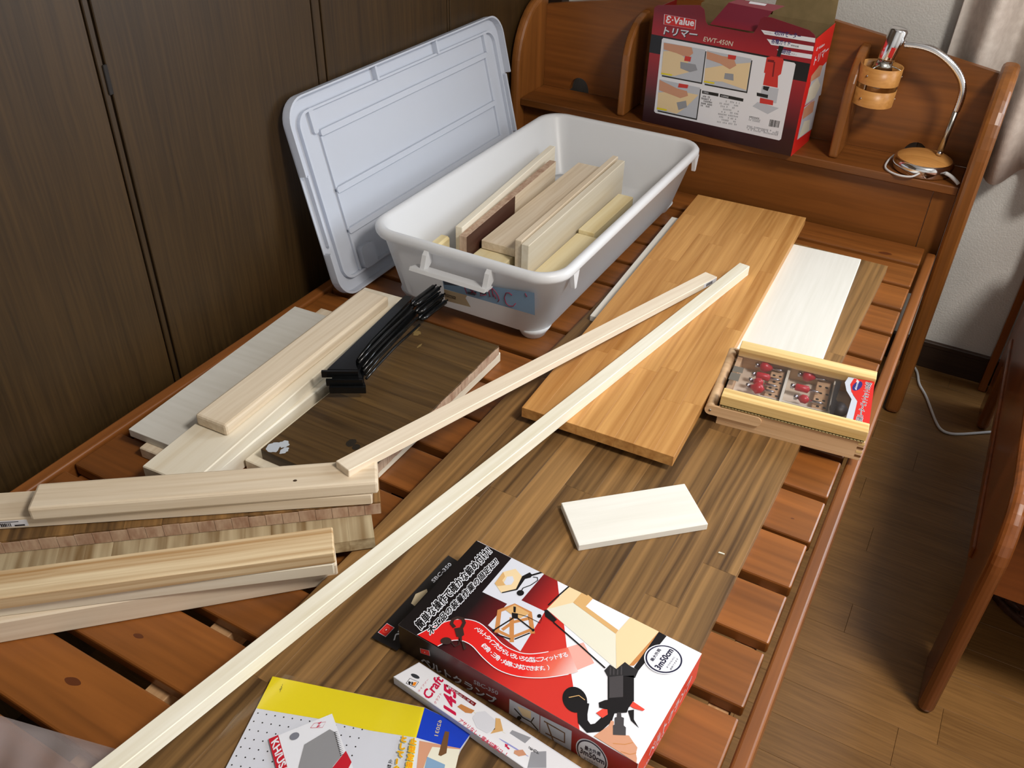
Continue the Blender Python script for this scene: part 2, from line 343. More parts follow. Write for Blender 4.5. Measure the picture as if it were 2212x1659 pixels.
for kp in ([(0.3311,-1.6474),(0.3354,-1.6378)], [(0.3458,-1.5663),(0.3499,-1.5608)], [(0.9339,-0.0654),(0.9472,-0.0646)], [(0.9725,-0.9688),(0.9750,-0.9683)], [(0.3123,-0.0285),(0.3192,-0.0274)]):
    c_, e_ = Vector(kp[0]), Vector(kp[1]); r_ = max(.0015, .8 * (e_ - c_).length)
    bm = bmesh.new()
    for rr_, zz_ in ((1.0, .0001),): bm.faces.new([bm.verts.new((c_.x + r_ * rr_ * (1.15 + .18 * math.sin(2 * a + 1)) * math.cos(a), c_.y + r_ * rr_ * .62 * math.sin(a + .2), zz_)) for a in [2 * math.pi * k / 18 for k in range(18)]])
    bmobj('knot', bm, plain('bed_knot', srgb(92, 46, 20), .4), bed)
prism('foot_post', rrect(1.0, 1.05, -2.2, -2.15, .008, 3), XY, FL, .02, M['bed_z'], bed)
prism('foot_post', rrect(-.02, .03, -2.2, -2.15, .008, 3), XY, FL, .02, M['bed_z'], bed)

# ------------------------------------------------------------------ desk at the right edge, basket under it
desk = thing('desk', 'glossy reddish-brown wooden desk with rounded front leg at the right edge', 'desk', (0, 0, 0))
prof = [(-.846, FL), (-.846, -.08)] + [(-.846 + .105 * (1 - math.cos(a)), -.08 + .105 * math.sin(a)) for a in [math.pi / 2 * k / 10 for k in range(1, 11)]]
prof += [(.117, .025), (.117, FL), (.02, FL), (.02, -.25), (0, -.23), (-.70, -.23), (-.722, -.25), (-.722, FL)]
prism('side_panel', prof, YZ, 1.234, 1.2605, M['desk'], desk, .0125, 4)
box('side_moulding', 1.2285, 1.236, -.70, .02, -.19, -.165, M['desk_x'], desk, .003, 2)
box('apron', 1.2605, 1.95, -.775, -.755, -.18, -.01, M['desk_x'], desk, .002)
box('desk_top', 1.2605, 1.95, -.80, .117, -.008, .012, M['desk_x'], desk, .004, 2)
prism('side_panel', prof, YZ, 1.95, 1.976, M['desk'], desk, .0125, 3)
box('back_post', 1.2215, 1.2385, .190, .222, FL, .09, M['desk'], desk, .002); box('back_post', 1.2585, 1.277, .190, .222, FL, .09, M['desk'], desk, .002)
bas = thing('wicker_basket', 'dark brown round wicker basket under the wooden desk', 'basket', (1.435, -.435, FL))
wk = noisy('dark_wicker', srgb(44, 24, 16), srgb(74, 44, 30), 60, .45)
for k in range(11):
    bm = bmesh.new(); z = .012 + k * .0135; r0 = .128 + .012 * math.sin(k / 10 * 3)
    pts = [((r0 + .004 * math.cos(j * math.pi / 2 + k * math.pi)) * math.cos(2 * math.pi * j / 72), (r0 + .004 * math.cos(j * math.pi / 2 + k * math.pi)) * math.sin(2 * math.pi * j / 72), z) for j in range(73)]
    add_tube(bm, pts, .0075, 6); bmobj('woven_strand', bm, wk, bas, True)
bm = bmesh.new(); add_tube(bm, [(.136 * math.cos(2 * math.pi * j / 40), .136 * math.sin(2 * math.pi * j / 40), .008) for j in range(41)], .009, 6); bmobj('base_ring', bm, wk, bas, True)
for j in range(18):
    a = 2 * math.pi * j / 18; tube('stake', [(.132 * math.cos(a), .132 * math.sin(a), .0), (.138 * math.cos(a), .138 * math.sin(a), .16)], .0045, wk, bas, 6)
lathe('base', [(0, .006), (.128, .006), (.128, .0), (0, .0)], wk, bas)
cordp = [(1.0565,0.2274),(1.0761,0.1906),(1.0898,0.1379),(1.1137,0.0890),(1.1480,-0.0013),(1.1653,-0.0295),(1.1853,-0.0335),(1.2121,-0.0195),(1.2627,0.0185),(1.3015,0.0457)]
fc = tube('floor_cord', spline([(x, y, FL + .0035) for x, y in cordp], 6), .0032, M['cord'], None, 8)
tag(fc, 'thin white cable curving across the dark floor under the desk', 'cord')
# ------------------------------------------------------------------ loose boards on the slats
def plank(name, label, cor, ang, Ln, W, z0, T, m, group=None, bev=.0015, side=-1, seg=1, cat='board'):
    """flat board: cor = corner its long edge starts from, ang = direction of the long edge, side = +1 width to the left, -1 to the right"""
    a = math.radians(ang); d = Vector((math.cos(a), math.sin(a), 0)); n = Vector((-d.y, d.x, 0)) * side
    c = Vector((cor[0], cor[1], z0)) + d * Ln / 2 + n * W / 2
    o = box(name, -Ln / 2, Ln / 2, -W / 2, W / 2, 0, T, m, None, bev, seg); o.location = c; o.rotation_euler = (0, 0, a)
    return tag(o, label, cat, group)
def lam(name, label, cor, ang, Ln, W, z0, T, m, strip, seglen, side=-1, across=False, end_m=None, group=None, cat='board'):
    """edge-glued board: every stave is a piece of its own"""
    a = math.radians(ang); d = Vector((math.cos(a), math.sin(a), 0)); n = Vector((-d.y, d.x, 0)) * side
    c = Vector((cor[0], cor[1], z0)) + d * Ln / 2 + n * W / 2
    t = thing(name, label, cat, c, a, group)
    A, B = (Ln, W) if not across else (W, Ln)
    ns = max(1, round(B / strip)); w = B / ns
    for i in range(ns):
        x = -A / 2; first = True
        while x < A / 2 - 1e-6:
            ln = seglen * (.75 + .5 * random.random())
            if first: ln *= .35 + .65 * random.random(); first = False
            x2 = min(A / 2, x + ln)
            if A / 2 - x2 < seglen * .22: x2 = A / 2
            y0 = -B / 2 + i * w
            s = box('stave', -(x2 - x) / 2, (x2 - x) / 2, -w / 2, w / 2, 0, T, m, t, .0003)
            p = Vector(((x + x2) / 2, y0 + w / 2, 0))
            if across: s.location = (p.y, p.x, 0); s.rotation_euler = (0, 0, math.pi / 2)
            else: s.location = p
            x = x2
    return t
lam('walnut_board', 'long brown-stained laminated board lying under the red packages', (.952, -.160), -90.8, 1.82, .443, 0, .018, M['walnut'], .0445, .62, side=-1)
plank('white_board', 'white-painted thin board under the honey pine board', (.517, -.671), 92.6, .47, .405, .018, .012, M['white'], bev=.001)
lam('pine_board', 'honey-coloured laminated pine board on the white board', (.5528, -.9956), 92.3, .899, .243, .030, .018, M['pine'], .030, .30)
# long stick and shorter stick
pD = [(0.7062,-0.4021),(0.4811,-1.7265),(0.7244,-0.4017)]
dd = Vector(pD[1]) - Vector(pD[0]); angD = math.degrees(math.atan2(dd.y, dd.x))
plank('long_stick', 'longest white stick running from the pine board to the lower left', pD[0], angD, dd.length + .12, .0215, .048, .020, M['paulownia'], 'thin sticks', .0008, +1, cat='stick')
eN = Vector((.4509, -1.2964, .106)); eF = Vector((.6709, -.4624, .0545))
es = box('short_stick', -(eF - eN).length / 2, (eF - eN).length / 2, -.0135, .0135, -.006, .006, M['spruce_pink'], None, .0008)
es.location = (eN + eF) / 2; es.rotation_euler = (eF - eN).to_track_quat('X', 'Z').to_euler()
tag(es, 'shorter pinkish stick bridging the stacked timber and the pine board', 'stick', 'thin sticks')
lh = (eF - eN).length / 2
box('price_sticker', lh - .045, lh - .002, -.0137, -.0135, -.0045, .0045, M['white_p'], es)
bm = bmesh.new()
for k in range(9): add_box(bm, lh - .036 + k * .0024, lh - .036 + k * .0024 + (.0012 if k % 3 else .0017), -.0139, -.0136, -.003, .003)
bmobj('barcode', bm, M['ink'], es)
c4 = [Vector(p) for p in [(0.6927,-1.1366),(0.8252,-1.0118),(0.8796,-1.0705),(0.7459,-1.1930)]]
sd = (c4[1] - c4[0] + c4[2] - c4[3]); plank('white_offcut', 'small white painted offcut lying on the brown laminated board', c4[3], math.degrees(math.atan2(sd.y, sd.x)), sd.length / 2, .0815, .018, .011, M['white'], bev=.0008, side=1)
# left group: boards parallel to the closet
gl = 'boards along the closet'
plank('softwood_board', 'pale board at the very bottom, under the greyish plywood', (.0978, -1.3365), 93.1, .448, .07, 0, .019, M['spruce'], gl)
plank('plywood_board', 'greyish white plywood sheet nearest the closet', (.067, -1.3247), 93.1, .399, .108, .019, .0135, M['ply'], gl, .0006)
plank('timber_batten', 'narrow pale batten squeezed under the wide spruce board', (.246, -1.335), 90.6, .40, .06, 0, .0325, M['spruce_pale'], gl, .002, +1)
plank('spruce_board', 'wide pale spruce board under the thick rounded plank', (.1683, -1.3856), 93.7, .556, .085, .033, .019, M['spruce_pale'], gl, .0015)
plank('spruce_plank', 'thick rounded spruce plank on top beside the black brackets', (.167, -1.2814), 91.9, .417, .0575, .052, .020, M['spruce'], gl, .004, seg=2)
plank('pale_wide_board', 'white painted wide board under the dark scuffed board', (.2485, -1.278), 89.6, .435, .178, 0, .019, M['spruce_pale'], gl)
dk = lam('dark_board', 'dark walnut-stained board with white paint scuffs and raw end grain', (.2705, -1.264), 90.4, .41, .163, .0192, .0185, M['walnut_dk'], .041, .5, across=True)
bm = bmesh.new()                                            # raw end grain strip along its right edge
for k in range(40):
    x0 = -.2045 + k * .01022; add_box(bm, x0, x0 + .0098, -.0823, -.0814, .0006 + .001 * (k % 3 == 0), .0155 + .002 * random.random())
bmobj('end_grain', bm, M['endgrain'], dk)
def blob(cx, cy, rx, ry, n=18, j=.35, seed=1):
    r = random.Random(seed); return [(cx + rx * math.cos(2 * math.pi * k / n) * (1 - j * r.random()), cy + ry * math.sin(2 * math.pi * k / n) * (1 - j * r.random())) for k in range(n)]
def flat(name, polys, z, m, parent, mapf=XY):
    bm = bmesh.new()
    for k_, p in enumerate(polys): bm.faces.new([bm.verts.new(mapf(q, z + (k_ % 5) * 1.5e-5)) for q in p])
    me_o = bmobj(name, bm, m, parent); return me_o
flat('paint_scuff', [blob(-.193, .068, .014, .012, seed=3), blob(-.180, .060, .010, .009, seed=4), blob(-.190, .050, .010, .006, seed=5)], .0188, plain('dried_paint', srgb(190, 196, 204), .4), dk)
flat('pale_scuff', [blob(.172, .068, .014, .006, seed=8, j=.5), blob(.165, .059, .010, .007, seed=9, j=.5), blob(.135, .034, .009, .0022, seed=10)], .0188, plain('worn_patch', srgb(136, 112, 66), .5), dk)
flat('dark_spot', [blob(-.128, -.022, .010, .0075, seed=11, j=.15), blob(-.132, -.034, .007, .006, seed=12, j=.15)], .0188, plain('dark_stain', srgb(40, 34, 26), .4), dk)
# front-left stack
gh = 'boards stacked at the lower left'
hp = [(0.1263,-1.5625),(0.4936,-1.2938)]
plank('support_block', 'dark block under the right end of the streaked board', (.480, -1.330), 222, .05, .05, 0, .0205, M['walnut_dk'], gh, side=-1)
pt = prism('plastic_tip', [(0.4842,-1.3298),(0.4884,-1.3235),(0.4929,-1.3285),(0.4923,-1.3336)], XY, .0005, .018, M['box'], None); tag(pt, 'small white plastic tip under the streaked board corner', 'plastic part')
lam('streaked_board', 'laminated board with brown and whitish streaks in the lower left stack', (.5165, -1.3235), 222.0, .55, .085, .021, .019, M['streaky'], .032, .9, across=True, group=gh)
h3 = lam('end_grain_board', 'laminated board showing its pinkish end grain in the lower left stack', (.4985, -1.2835), 219.2, .55, .072, .0405, .021, M['walnut'], .045, .9, across=True, group=gh)
bm = bmesh.new()
for k in range(26):
    x0 = -.2745 + k * .0211; add_box(bm, x0, x0 + .0206, .0362, .0371, .0004, .0172 + .0022 * random.random())
bmobj('end_grain', bm, M['endgrain'], h3)
dh = Vector(hp[1]) - Vector(hp[0])
h2 = plank('sticker_board', 'pale board with a barcode sticker, second from the top of the stack', Vector(hp[0]) - dh * .12, math.degrees(math.atan2(dh.y, dh.x)), dh.length * 1.12, .050, .062, .018, M['spruce'], gh, side=1)
xs = -dh.length * 1.12 / 2 + dh.length * .12
box('barcode_sticker', xs - .03, xs + .030, -.0253, -.0250, .004, .0145, M['white_p'], h2)
bm = bmesh.new(); rr = random.Random(3)
for k in range(16): add_box(bm, xs - .024 + k * .0022, xs - .024 + k * .0022 + rr.choice((.0008, .0014)), -.0256, -.0253, .005, .0105)
add_box(bm, xs + .014, xs + .026, -.0256, -.0253, .005, .007); add_box(bm, xs - .022, xs + .02, -.0256, -.0253, .012, .0128)
bmobj('barcode', bm, M['ink'], h2)
rs_ = plank('rounded_stud', 'thick pale stud with rounded edges on top of the lower left stack', (.1625, -1.5455), 37.2, .425, .047, .080, .021, M['spruce'], gh, .0035, 1, 2)
plank('stud', 'bottom thick stud of the three front boards at the lower left', (.095, -1.770), 43.7, .562, .036, 0, .036, M['spruce_pink'], gh, .002, 1)
plank('middle_board', 'middle thin board of the three front boards at the lower left', (.0636, -1.7717), 40.1, .583, .043, .036, .0188, M['spruce_pale'], gh, .0015, 1)
plank('lined_board', 'strongly lined top board of the three front boards at the lower left', (.081, -1.7707), 41.2, .572, .0445, .055, .0195, M['lined'], gh, .0015, 1)

flat('knot', [circle(.108, -.009, .0026, .0020, 12)], .0212, plain('small_knot', srgb(70, 52, 36), .5), rs_)
# ------------------------------------------------------------------ black shelf brackets
def bracket(dx, dy, z, label, src=None):
    t = thing('shelf_bracket', label, 'bracket', (.27 + dx, -.97 + dy, z), 0, 'black shelf brackets')
    if src:
        for ch in src.children:
            c = ch.copy(); C.objects.link(c); c.parent = t
        return t
    loc = lambda pts: [(x - .27, y + .97) for x, y in pts]
    web = loc([(0.2680,-1.1032),(0.2417,-0.8562),(0.2543,-0.8542),(0.2592,-0.8700),(0.2668,-0.9301),(0.2767,-1.0025),(0.2856,-1.0445),(0.2913,-1.0624),(0.2992,-1.0717),(0.3087,-1.0797)])
    prism('web', web, XY, -.0012, .0012, M['black'], t)
    a, b = loc([(0.2634,-1.1119),(0.3113,-1.0831)])
    av = Vector((*a, 0)); bv = Vector((*b, 0)); d = (bv - av).normalized(); n = Vector((-d.y, d.x, 0))
    for nm, z0, z1, w in (('wall_plate', -.0095, .0018, .0022),):
        bm = bmesh.new(); add_prism(bm, [tuple((av - n * w)[:2]), tuple((bv - n * w)[:2]), tuple((bv + n * w)[:2]), tuple((av + n * w)[:2])], XY, z0, z1); bmobj(nm, bm, M['black'], t)
    rib = loc([(0.2982,-1.0643),(0.2930,-1.0328),(0.2852,-0.9711),(0.2812,-0.8906)])
    tube('rib', [(x, y, .0005) for x, y in rib], .0022, M['black'], t, 8)
    r2 = loc([(0.2911,-1.0565),(0.2811,-1.0084),(0.2664,-0.8803)]); tube('rib', [(x, y, .0005) for x, y in r2], .002, M['black'], t, 8)
    e = loc([(0.2707,-0.8752),(0.2719,-0.8038)]); e0 = Vector((*e[0], 0)); e1 = Vector((*e[1], 0)); d = (e1 - e0).normalized(); n = Vector((-d.y, d.x, 0))
    ch = [e0 + d * t_ for t_ in (0, (e1 - e0).length)]
    for s in (-1, 1): tube('channel', [tuple(p + n * .0052 * s * k_) for p, k_ in ((ch[0], .5), (ch[0] * .85 + ch[1] * .15, 1), (ch[1], 1))], [.003, .0042, .0042], M['black'], t, 10)
    bm = bmesh.new(); q_ = [ch[0] + n * .004, ch[1] + n * .005 - d * .003, ch[1] - n * .005 - d * .003, ch[0] - n * .004]; add_prism(bm, [tuple(v[:2]) for v in q_], XY, -.002, .0005); bmobj('channel_floor', bm, M['black'], t)
    for s in (-1, 1): tube('prong', [tuple(ch[1] + n * .005 * s), tuple(ch[1] + n * .005 * s + d * .008)], .0018, M['black'], t, 6)
    return t
b0 = bracket(0, 0, .0795, 'topmost of the three stacked black shelf brackets')
bracket(.011, -.004, .0700, 'middle one of the three stacked black shelf brackets', b0)
bracket(.0185, -.007, .0605, 'lowest of the three stacked black shelf brackets', b0)

# ------------------------------------------------------------------ storage box with boards inside, its lid against the closet
bx = thing('storage_box', 'milky white plastic storage box with boards inside', 'storage box', (0, 0, 0))
bm = bmesh.new()
loops = [((.165, .455, -.752, -.105), .03, .010), ((.152, .466, -.770, -.088), .045, .022), ((.122, .496, -.7845, -.068), .05, .136), ((.112, .504, -.792, -.060), .055, .1365),
         ((.109, .507, -.795, -.057), .058, .142), ((.109, .507, -.795, -.057), .058, .150), ((.113, .503, -.791, -.061), .055, .155), ((.121, .495, -.783, -.069), .05, .155),
         ((.1265, .4905, -.779, -.0735), .048, .150), ((.155, .463, -.7665, -.0915), .042, .026), ((.168, .450, -.752, -.105), .03, .0145)]
rings = [[bm.verts.new((x, y, z)) for x, y in rrect(*r, rad, 7)] for r, rad, z in loops]
for a, b in zip(rings, rings[1:]):
    n = len(a)
    for i in range(n): bm.faces.new((a[i], a[(i + 1) % n], b[(i + 1) % n], b[i]))
bm.faces.new(rings[0]); bm.faces.new(rings[-1][::-1])
body = bmobj('body', bm, M['box'], bx, True)
for cx, cy in ((.435, -.735), (.185, -.735), (.435, -.125), (.185, -.125)):
    f = lathe('foot', [(0, 0), (.020, 0), (.0225, .003), (.027, .012), (.033, .022), (0, .022)], M['box'], bx, 20); f.location = (cx, cy, 0)
for hx, hy in ((.5015, -.715), (.5015, -.105), (.1145, -.105), (.1145, -.715)):
    prism('clip', [(-.012, .138), (.012, .138), (.003, .104), (-.003, .104)], lambda p, t, hx=hx, hy=hy: (hx - .0015 + t, hy + p[0], p[1]), -.004, .004, M['box'], bx)
hz = .112                                                   # end handle: two arms and a grip bar
hb = thing('handle', '', ''); del hb['label']; del hb['category']; hb.parent = bx
for s in (0, 1):
    cx = .248 + s * .128
    prism('arm', [(-.790, .146), (-.783, .136), (-.784, .118), (-.806, .104), (-.812, .110), (-.802, .136)], YZ, cx - .0045, cx + .0045, M['box'], hb)
prism('grip', [(-.793, .1055), (-.790, .108), (-.8165, .1145), (-.8195, .1085)], YZ, .226, .381, M['box'], hb)
bxO = Vector((.15, -.772, .012)); bxV = Vector((0, -.016, .13)).normalized(); bxN = Vector((0, -1, 0))
def BX(p, t): return tuple(bxO + Vector((1, 0, 0)) * p[0] + bxV * p[1] + Vector((0, -1, -.12)) * t)
lab = thing('label', '', ''); del lab['label']; del lab['category']; lab.parent = bx; lab['label'] = 'torn blue and beige paper label with red marker scrawl'
flat('blue_strip', [[(0.1217,0.0742),(0.3098,0.1056),(0.3097,0.0577),(0.1228,0.0534)]], .0008, M['skyb'], lab, BX)
flat('beige_patch', [[(0.1227,0.0528),(0.1720,0.0549),(0.1682,0.0475),(0.1779,0.0304),(0.1222,0.0271)]], .0009, M['beige'], lab, BX)
flat('dark_picture', [[(0.1222,0.0738),(0.1657,0.0799),(0.1565,0.0704),(0.1500,0.0694),(0.1249,0.0636)], [(0.1932,0.0854),(0.2128,0.0869),(0.2136,0.0686),(0.2002,0.0680)], [(0.1727,0.0635),(0.1931,0.0701),(0.1892,0.0600),(0.1744,0.0585)]], .0011, plain('label_dark', srgb(70, 78, 92), .5), lab, BX)
flat('maker_frame', [[(0.1243,0.0426),(0.1468,0.0438),(0.1462,0.0374),(0.1237,0.0367)]], .0011, M['ink'], lab, BX); flat('maker_field', [[(0.1253,0.0416),(0.1456,0.0425),(0.1452,0.0385),(0.1249,0.0377)]], .0013, M['beige'], lab, BX)
def scrawl(lists, r=.0008):
    bm = bmesh.new()
    for pts in lists:
        P3 = [BX(p, .0014) for p in pts]; add_tube(bm, P3, r, 5)
    return bm
bmobj('marker_scrawl', scrawl([[(0.2179,0.0874),(0.2194,0.0787),(0.2208,0.0682)], [(0.2179,0.0874),(0.2251,0.0892),(0.2320,0.0850),(0.2375,0.0759),(0.2396,0.0679),(0.2363,0.0624)], [(0.2256,0.0877),(0.2266,0.0800),(0.2276,0.0705)], [(0.2300,0.0767),(0.2325,0.0677)], [(0.2661,0.0864),(0.2603,0.0899),(0.2543,0.0879),(0.2502,0.0758),(0.2531,0.0647),(0.2590,0.0612),(0.2672,0.0629),(0.2725,0.0712)], [(0.1683,0.0731),(0.1723,0.0589)], [(0.1796,0.0701),(0.1927,0.0645)], [(0.1810,0.0617),(0.1870,0.0725)], [(0.1958,0.0787),(0.2071,0.0791),(0.1999,0.0635),(0.2127,0.0700)], [(0.2922,0.0993),(0.2954,0.0929)]]), M['marker'], lab, True)
bi = 'boards inside the storage box'
plank('inside_plank_pale', 'thin pale plank standing on edge at the left inside the plastic box', (.2042, -.6303), 94.7, .475, .0148, .0165, .0935, M['spruce_pale'], bi, .001)
two = plank('inside_board_stained', 'laminated board on edge, half chocolate-stained, inside the plastic box', (.2205, -.643), 93.4, .43, .016, .0165, .0835, M['endgrain'], bi, .0008)
box('stained_face', -.2145, .0, -.0083, -.0079, .0, .0832, M['choco'], two); box('raw_face', .0005, .2145, -.0083, -.0079, .0, .0832, M['spruce'], two)
plank('inside_board_low', 'yellowish board lying under the flat wide board inside the plastic box', (.2375, -.64), 90.6, .35, .074, .0165, .0385, M['yellowish'], bi)
plank('inside_board_wide', 'flat wide pale board with a knot lying inside the plastic box', (.2405, -.594), 91.2, .46, .076, .056, .019, M['spruce'], bi, .0015)
plank('inside_plank_left', 'left one of two planks standing on edge together inside the plastic box', (.3262, -.612), 91.7, .488, .0142, .0165, .0895, M['spruce'], bi, .0012)
plank('inside_plank_right', 'right one of two planks standing on edge together inside the plastic box', (.3425, -.617), 91.4, .483, .0162, .0165, .087, M['spruce_pale'], bi, .0012)
plank('inside_strip_near', 'flat yellowish strip along the right wall nearest inside the plastic box', (.3605, -.70), 90.4, .30, .055, .0165, .0225, M['yellowish'], bi)
plank('inside_strip_far', 'shorter flat yellowish strip at the far right inside the plastic box', (.3605, -.398), 90.2, .21, .037, .0165, .031, M['yellowish'], bi)
plank('inside_bark_offcut', 'rough pale offcut with a brown edge at the near left inside the plastic box', (.178, -.735), 93, .10, .022, .0165, .072, M['yellowish'], bi, .004)

ld = thing('box_lid', 'translucent plastic box lid leaning against the dark closet', 'box lid', (0, 0, 0))
LO = Vector((.068, -.835, .004)); LU = Vector((0, 1, 0)); LV = Vector((-.088, 0, .361)).normalized(); LN = LU.cross(LV).normalized()
if LN.x < 0: LN = -LN
def LD(p, t): return tuple(LO + LU * p[0] + LV * p[1] + LN * t)
LL, LH = .735, .3725
outer = rrect(0, LL, 0, LH, .045, 8); inner = rrect(.028, LL - .028, .026, LH - .028, .028, 8)
bm = bmesh.new(); add_prism(bm, outer, LD, -.0010, .0010); bmobj('panel', bm, M['lid'], ld)
def skirt(name, a, b, depth, keep, par=ld, th0=0.0):
    bm = bmesh.new(); n = len(a); o0 = [bm.verts.new(LD(p, th0)) for p in a]; o1 = [bm.verts.new(LD(p, depth)) for p in a]; i1 = [bm.verts.new(LD(p, depth)) for p in b]; i0 = [bm.verts.new(LD(p, th0)) for p in b]
    for k in range(n):
        k2 = (k + 1) % n; mid = ((a[k][0] + a[k2][0]) / 2, (a[k][1] + a[k2][1]) / 2)
        if not keep(mid): continue
        bm.faces.new((o0[k], o0[k2], o1[k2], o1[k])); bm.faces.new((o1[k], o1[k2], i1[k2], i1[k])); bm.faces.new((i1[k], i1[k2], i0[k2], i0[k]))
    for v in [v for v in bm.verts if not v.link_faces]: bm.verts.remove(v)
    return bmobj(name, bm, M['lid'], par)
def dense(poly, step=.012):
    out = []
    for i, p in enumerate(poly):
        q = poly[(i + 1) % len(poly)]; d = math.hypot(q[0] - p[0], q[1] - p[1]); k = max(1, int(d / step))
        out += [(p[0] + (q[0] - p[0]) * j / k, p[1] + (q[1] - p[1]) * j / k) for j in range(k)]
    return out
def inset(poly, e):
    cx, cy = LL / 2, LH / 2
    return [(p[0] + (e if p[0] < cx else -e) * min(1, abs(p[0] - cx) / (LL / 2 - .03)), p[1] + (e if p[1] < cy else -e) * min(1, abs(p[1] - cy) / (LH / 2 - .03))) for p in poly]
od = dense(outer)
skirt('rim', od, inset(od, .003), .016, lambda p: not ((p[0] < .02 or p[0] > LL - .02) and .10 < p[1] < .245))
for s in (0, 1):                                             # clasps in the gaps of the short sides
    x0 = .010 if s == 0 else LL - .016
    prism('clasp', rrect(x0, x0 + .006, .105, .24, .002, 2), LD, 0, .010, M['lid'], ld)
rd = dense(inner, .02); rd2 = [(p[0] + (.004 if p[0] < LL / 2 else -.004), p[1] + (.004 if p[1] < LH / 2 else -.004)) for p in rd]
skirt('inner_ridge', rd, rd2, .009, lambda p: True)
for v in (.105, .185, .292):
    prism('rib', rrect(.075, LL - .075, v, v + .011, .003, 2), LD, .0008, .0085, M['lid'], ld)
for u in (.075, LL - .08):
    prism('rib', rrect(u, u + .005, .03, .292, .002, 2), LD, .0008, .0055, M['lid'], ld)
for u in (.26, .47): prism('rim_gusset', rrect(u, u + .006, LH - .03, LH - .004, .002, 2), LD, .0008, .013, M['lid'], ld)
for u, v in ((.085, .012), (LL - .125, .012)): prism('latch_boss', rrect(u, u + .04, v + .016, v + .06, .008, 3), LD, .0008, .014, M['lid'], ld)
for u, v in ((.06, .30), (LL - .075, .30)): prism('corner_boss', rrect(u, u + .012, v, v + .045, .004, 3), LD, .0008, .008, M['lid'], ld)
# ------------------------------------------------------------------ lettering and flat print
_font_cache = {}
def glyphs(s, bold=0.0):
    key = (s, bold)
    if key not in _font_cache:
        cu = bpy.data.curves.new('t', 'FONT'); cu.body = s; cu.resolution_u = 2
        o = bpy.data.objects.new('t', cu); C.objects.link(o)
        dg = bpy.context.evaluated_depsgraph_get(); dg.update(); me = bpy.data.meshes.new_from_object(o.evaluated_get(dg))
        vs = [(v.co.x, v.co.y) for v in me.vertices]; fs = [tuple(p.vertices) for p in me.polygons]
        bpy.data.objects.remove(o); bpy.data.curves.remove(cu); bpy.data.meshes.remove(me)
        vs = [(x, y, 0.0) for x, y in vs]
        if bold:                                              # heavier strokes: copies nudged sideways, each a hair above the last
            nd = 6 if bold < .05 else 12; v0, f0 = vs, fs; vs, fs = list(vs), list(fs)
            for k in range(nd):
                a = 2 * math.pi * k / nd; base = len(vs)
                vs += [(x + bold * math.cos(a), y + bold * math.sin(a), (k + 1) * 4e-6) for x, y, _ in v0]; fs += [tuple(i + base for i in f) for f in f0]
        _font_cache[key] = (vs, fs)
    return _font_cache[key]
def text(name, s, abt, t, m, parent, mapf, bold=0.0):
    """s fitted into the parallelogram A (lower left), B (lower right), T (upper left) of a face"""
    A, B, T = abt; vs0, _ = glyphs(s, 0.0); vs, fs = glyphs(s, bold)
    if not vs: return
    x0 = min(v[0] for v in vs0); x1 = max(v[0] for v in vs0); y0 = min(v[1] for v in vs0); y1 = max(v[1] for v in vs0)
    out = []
    for x, y, dz in vs:
        a = (x - x0) / (x1 - x0); b = (y - y0) / max(1e-6, y1 - y0)
        out.append(mapf((A[0] + a * (B[0] - A[0]) + b * (T[0] - A[0]), A[1] + a * (B[1] - A[1]) + b * (T[1] - A[1])), t + dz))
    return new(name, out, fs, m, parent)
def along(name, s, pts, h, t, m, parent, mapf, bold=0.0):
    """letters set one by one along a curve"""
    P2 = [Vector(p) for p in pts]; seg = [(b - a).length for a, b in zip(P2, P2[1:])]; tot = sum(seg); V = []; F = []
    def at(d):
        for a, b, l in zip(P2, P2[1:], seg):
            if d <= l or l is seg[-1]: return a + (b - a) * (d / l), (b - a).normalized()
            d -= l
        return P2[-1], (P2[-1] - P2[-2]).normalized()
    for i, c in enumerate(s):
        vs, fs = glyphs(c, bold)
        if not vs: continue
        p, d = at(tot * (i + .5) / len(s)); n = Vector((-d.y, d.x)); w = tot / len(s); base = len(V)
        for x, y, dz in vs: q = p + d * (x - .45) * h + n * (y - .1) * h; V.append(mapf((q.x, q.y), t + dz))
        F += [tuple(k + base for k in f) for f in fs]
    return new(name, V, F, m, parent)
def column(name, s, start, step, right, upv, t, m, parent, mapf, bold=0.0):
    V = []; F = []
    for i, c in enumerate(s):
        vs, fs = glyphs(c, bold); base = len(V); p = Vector(start) + Vector(step) * i
        for x, y, dz in vs: q = p + Vector(right) * x + Vector(upv) * y; V.append(mapf((q.x, q.y), t + dz))
        F += [tuple(k + base for k in f) for f in fs]
    return new(name, V, F, m, parent)
def ribbon(pts, w):
    P2 = [Vector(p) for p in pts]; L_ = []; R_ = []
    for i, p in enumerate(P2):
        d = (P2[min(i + 1, len(P2) - 1)] - P2[max(i - 1, 0)]).normalized(); n = Vector((-d.y, d.x)) * w / 2; L_.append(tuple(p + n)); R_.append(tuple(p - n))
    return [[L_[i], L_[i + 1], R_[i + 1], R_[i]] for i in range(len(P2) - 1)]
def oval(c, e1, e2, n=24):
    """ellipse from centre and two axis end points"""
    c = Vector(c); a = Vector(e1) - c; b = Vector(e2) - c
    return [tuple(c + a * math.cos(2 * math.pi * k / n) + b * math.sin(2 * math.pi * k / n)) for k in range(n)]
LY = .00012
